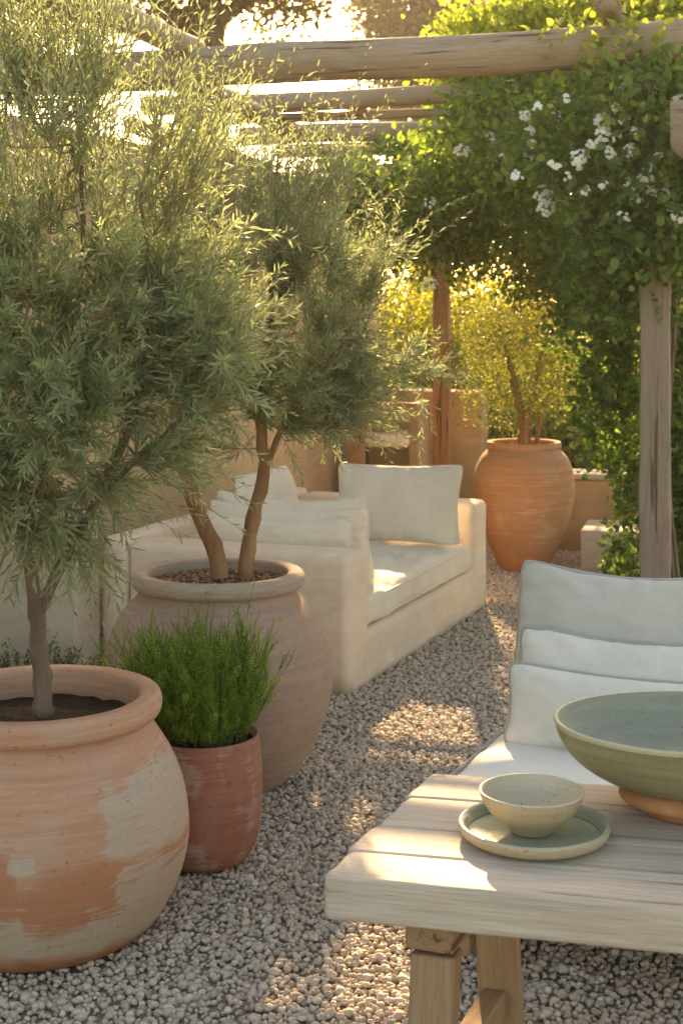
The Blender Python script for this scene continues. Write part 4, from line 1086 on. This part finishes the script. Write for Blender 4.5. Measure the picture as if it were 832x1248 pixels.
# far trees seen in the warm haze above the beam
def far_tree(base, trunk_paths, ells, label, n, per, leaf, mat='leaf_far', sig=.28, gaps=True):
    return bush(base, ells, label, M[mat], n, per, leaf, 'tall trees beyond the garden', 'tree', sig, trunk_paths, 'tree', .2, .5, gaps=gaps)
b0 = at(240, 0, 22); b0 = np.array([b0[0], 22, 0])
far_tree(tuple(b0), [([b0, b0 + [0, 0, 3], b0 + [.1, 0, 6.2]], .42, .30), ([b0 + [.1, 0, 5.6], b0 + [-1.4, .2, 7.0], b0 + [-3, 0, 7.6]], .18, .06), ([b0 + [.1, 0, 5.8], b0 + [1.2, 0, 6.6], b0 + [2.6, .3, 6.9]], .15, .04),
                     ([b0 + [0.1, 0, 6], b0 + [.3, 0, 9]], .28, .1)],
         [(b0 + [-1.2, 0, 7.4], (2.0, 1.5, 1.5), 1.4), (b0 + [1.4, 0, 7.2], (1.2, 1.4, 1.2), 1), (b0 + [0, 0, 9], (3, 2, 1.8), 2), (b0 + [-2.6, 0, 6.3], (1.4, 1, .8), .4)],
         'thick trunked spreading tree far behind the left of the pergola', 1300, 34, .12)
b1 = np.array([1.95, 38, 0])
far_tree(tuple(b1), [([b1, b1 + [.1, 0, 5], b1 + [0, 0, 10]], .34, .14)], [(b1 + [-.3, 0, 9.6], (1.4, 1.5, 1.9), 2.2), (b1 + [.1, 0, 7.0], (1.7, 1.5, 1.4), 1.8), (b1 + [1.6, 0, 9.0], (1.6, 1.4, 1.8), 1.2)],
         'hazy dark evergreen just right of the bright sky gap', 700, 34, .17, sig=.28, gaps=False)
b2 = np.array([7.8, 34, 0])
far_tree(tuple(b2), [([b2, b2 + [.1, 0, 5], b2 + [0, 0, 10]], .42, .16)], [(b2 + [0, 0, 9.5], (4.0, 2.2, 3.2), 2), (b2 + [-.8, 0, 12], (3.5, 2, 2), 1), (b2 + [.4, 0, 5.6], (4, 2.2, 2.4), 1)],
         'broad tree far behind the right end of the pergola', 700, 30, .2, sig=.4)
b3 = np.array([-5.0, 17, 0])
far_tree(tuple(b3), [([b3, b3 + [.1, 0, 3], b3 + [0, 0, 6]], .22, .1)], [(b3 + [0, 0, 6], (2.0, 1.4, 1.6), 2), (b3 + [.6, 0, 8.0], (2.2, 1.4, 1.4), 1)],
         'leafy tree far beyond the house wall at the left', 420, 26, .13)

# ------------------------------------------------------------------ gravel stones
P = gravel_points(2.6, 5.6, .0172)
n = len(P); P3 = np.concatenate([P, rng.uniform(-.002, .009, (n, 1))], 1)
V, F, kk = stones(P3, np.clip(.0098 * np.exp(rng.normal(size=n) * .26), .005, .018), 1, .85)
base_n = n
V2, F2, k2_ = None, None, None
ra = np.repeat(rng.random(n), kk)
P = gravel_points(5.6, 11.2, .0225)
n = len(P); P3 = np.concatenate([P, rng.uniform(-.002, .009, (n, 1))], 1)
V2, F2, k2_ = stones(P3, rng.uniform(.008, .015, n), 1, .8)
g = mesh_np('gravel', np.concatenate([V, V2]), np.concatenate([F, F2 + len(V)]), M['pebble'], smooth=True, rnd=np.concatenate([ra, np.repeat(rng.random(n), k2_)]))
tag(g, 'pale grey rounded gravel covering the terrace floor', 'gravel', kind='stuff')
print('stones', base_n, n)

bm = bmesh.new(); bmesh.ops.create_cube(bm, size=1)
for v in bm.verts: v.co = Vector((v.co.x * 144, v.co.y * 144 + 50, -1.05 if v.co.z < 0 else 20))
m, nt, out = new_mat('haze'); pv = N(nt, 'ShaderNodeVolumePrincipled'); pv.inputs['Color'].default_value = (.98, .95, .88, 1)
pv.inputs['Density'].default_value = HAZE; pv.inputs['Anisotropy'].default_value = .5; nt.links.new(pv.outputs[0], out.inputs['Volume'])
hz_ = bm_obj('haze', bm, m, smooth=False); tag(hz_, 'thin warm evening haze over the garden', 'haze', kind='stuff')
# ------------------------------------------------------------------ light, sky, camera
w = bpy.data.worlds.new('World'); scene.world = w; w.use_nodes = True
nt = w.node_tree; bg = nt.nodes['Background']
sky = nt.nodes.new('ShaderNodeTexSky'); sky.sky_type = 'NISHITA'; sky.sun_disc = False
sky.sun_elevation = SUN_EL; sky.sun_rotation = SUN_AZ
sky.air_density = 1.0; sky.dust_density = 2.5; sky.ozone_density = 1.0
warm = mixc(nt, 1.0, sky.outputs[0], (1.11, .90, .66), 'MULTIPLY')
nt.links.new(warm, bg.inputs[0]); bg.inputs[1].default_value = .105
sl = bpy.data.lights.new('sun', 'SUN'); sl.energy = 5.0; sl.angle = math.radians(.53); sl.color = (1, .67, .34)
so_ = bpy.data.objects.new('sun', sl); COL.objects.link(so_)
so_.rotation_euler = Vector(SUN).to_track_quat('Z', 'Y').to_euler()

cam = bpy.data.cameras.new('camera'); co_ = bpy.data.objects.new('camera', cam); COL.objects.link(co_)
co_.location = (0, 0, CAMZ); co_.rotation_euler = (PI / 2, 0, 0)
cam.sensor_fit = 'VERTICAL'; cam.sensor_height = 36; cam.lens = 36 * FPX / 1248
cam.shift_y = -(624 - HY) / 1248; cam.clip_end = 600; cam.clip_start = .05
cam.dof.use_dof = True; cam.dof.focus_distance = 3.8; cam.dof.aperture_fstop = 8
scene.camera = co_
scene.view_settings.view_transform = 'Standard'; scene.view_settings.look = 'None'
scene.view_settings.exposure = 2.2; scene.view_settings.gamma = 1
scene.view_settings.use_curve_mapping = False
scene.cycles.max_bounces = 8; scene.cycles.diffuse_bounces = 5; scene.cycles.transmission_bounces = 5; scene.cycles.glossy_bounces = 3
scene.cycles.sample_clamp_indirect = 6
scene.cycles.use_denoising = True
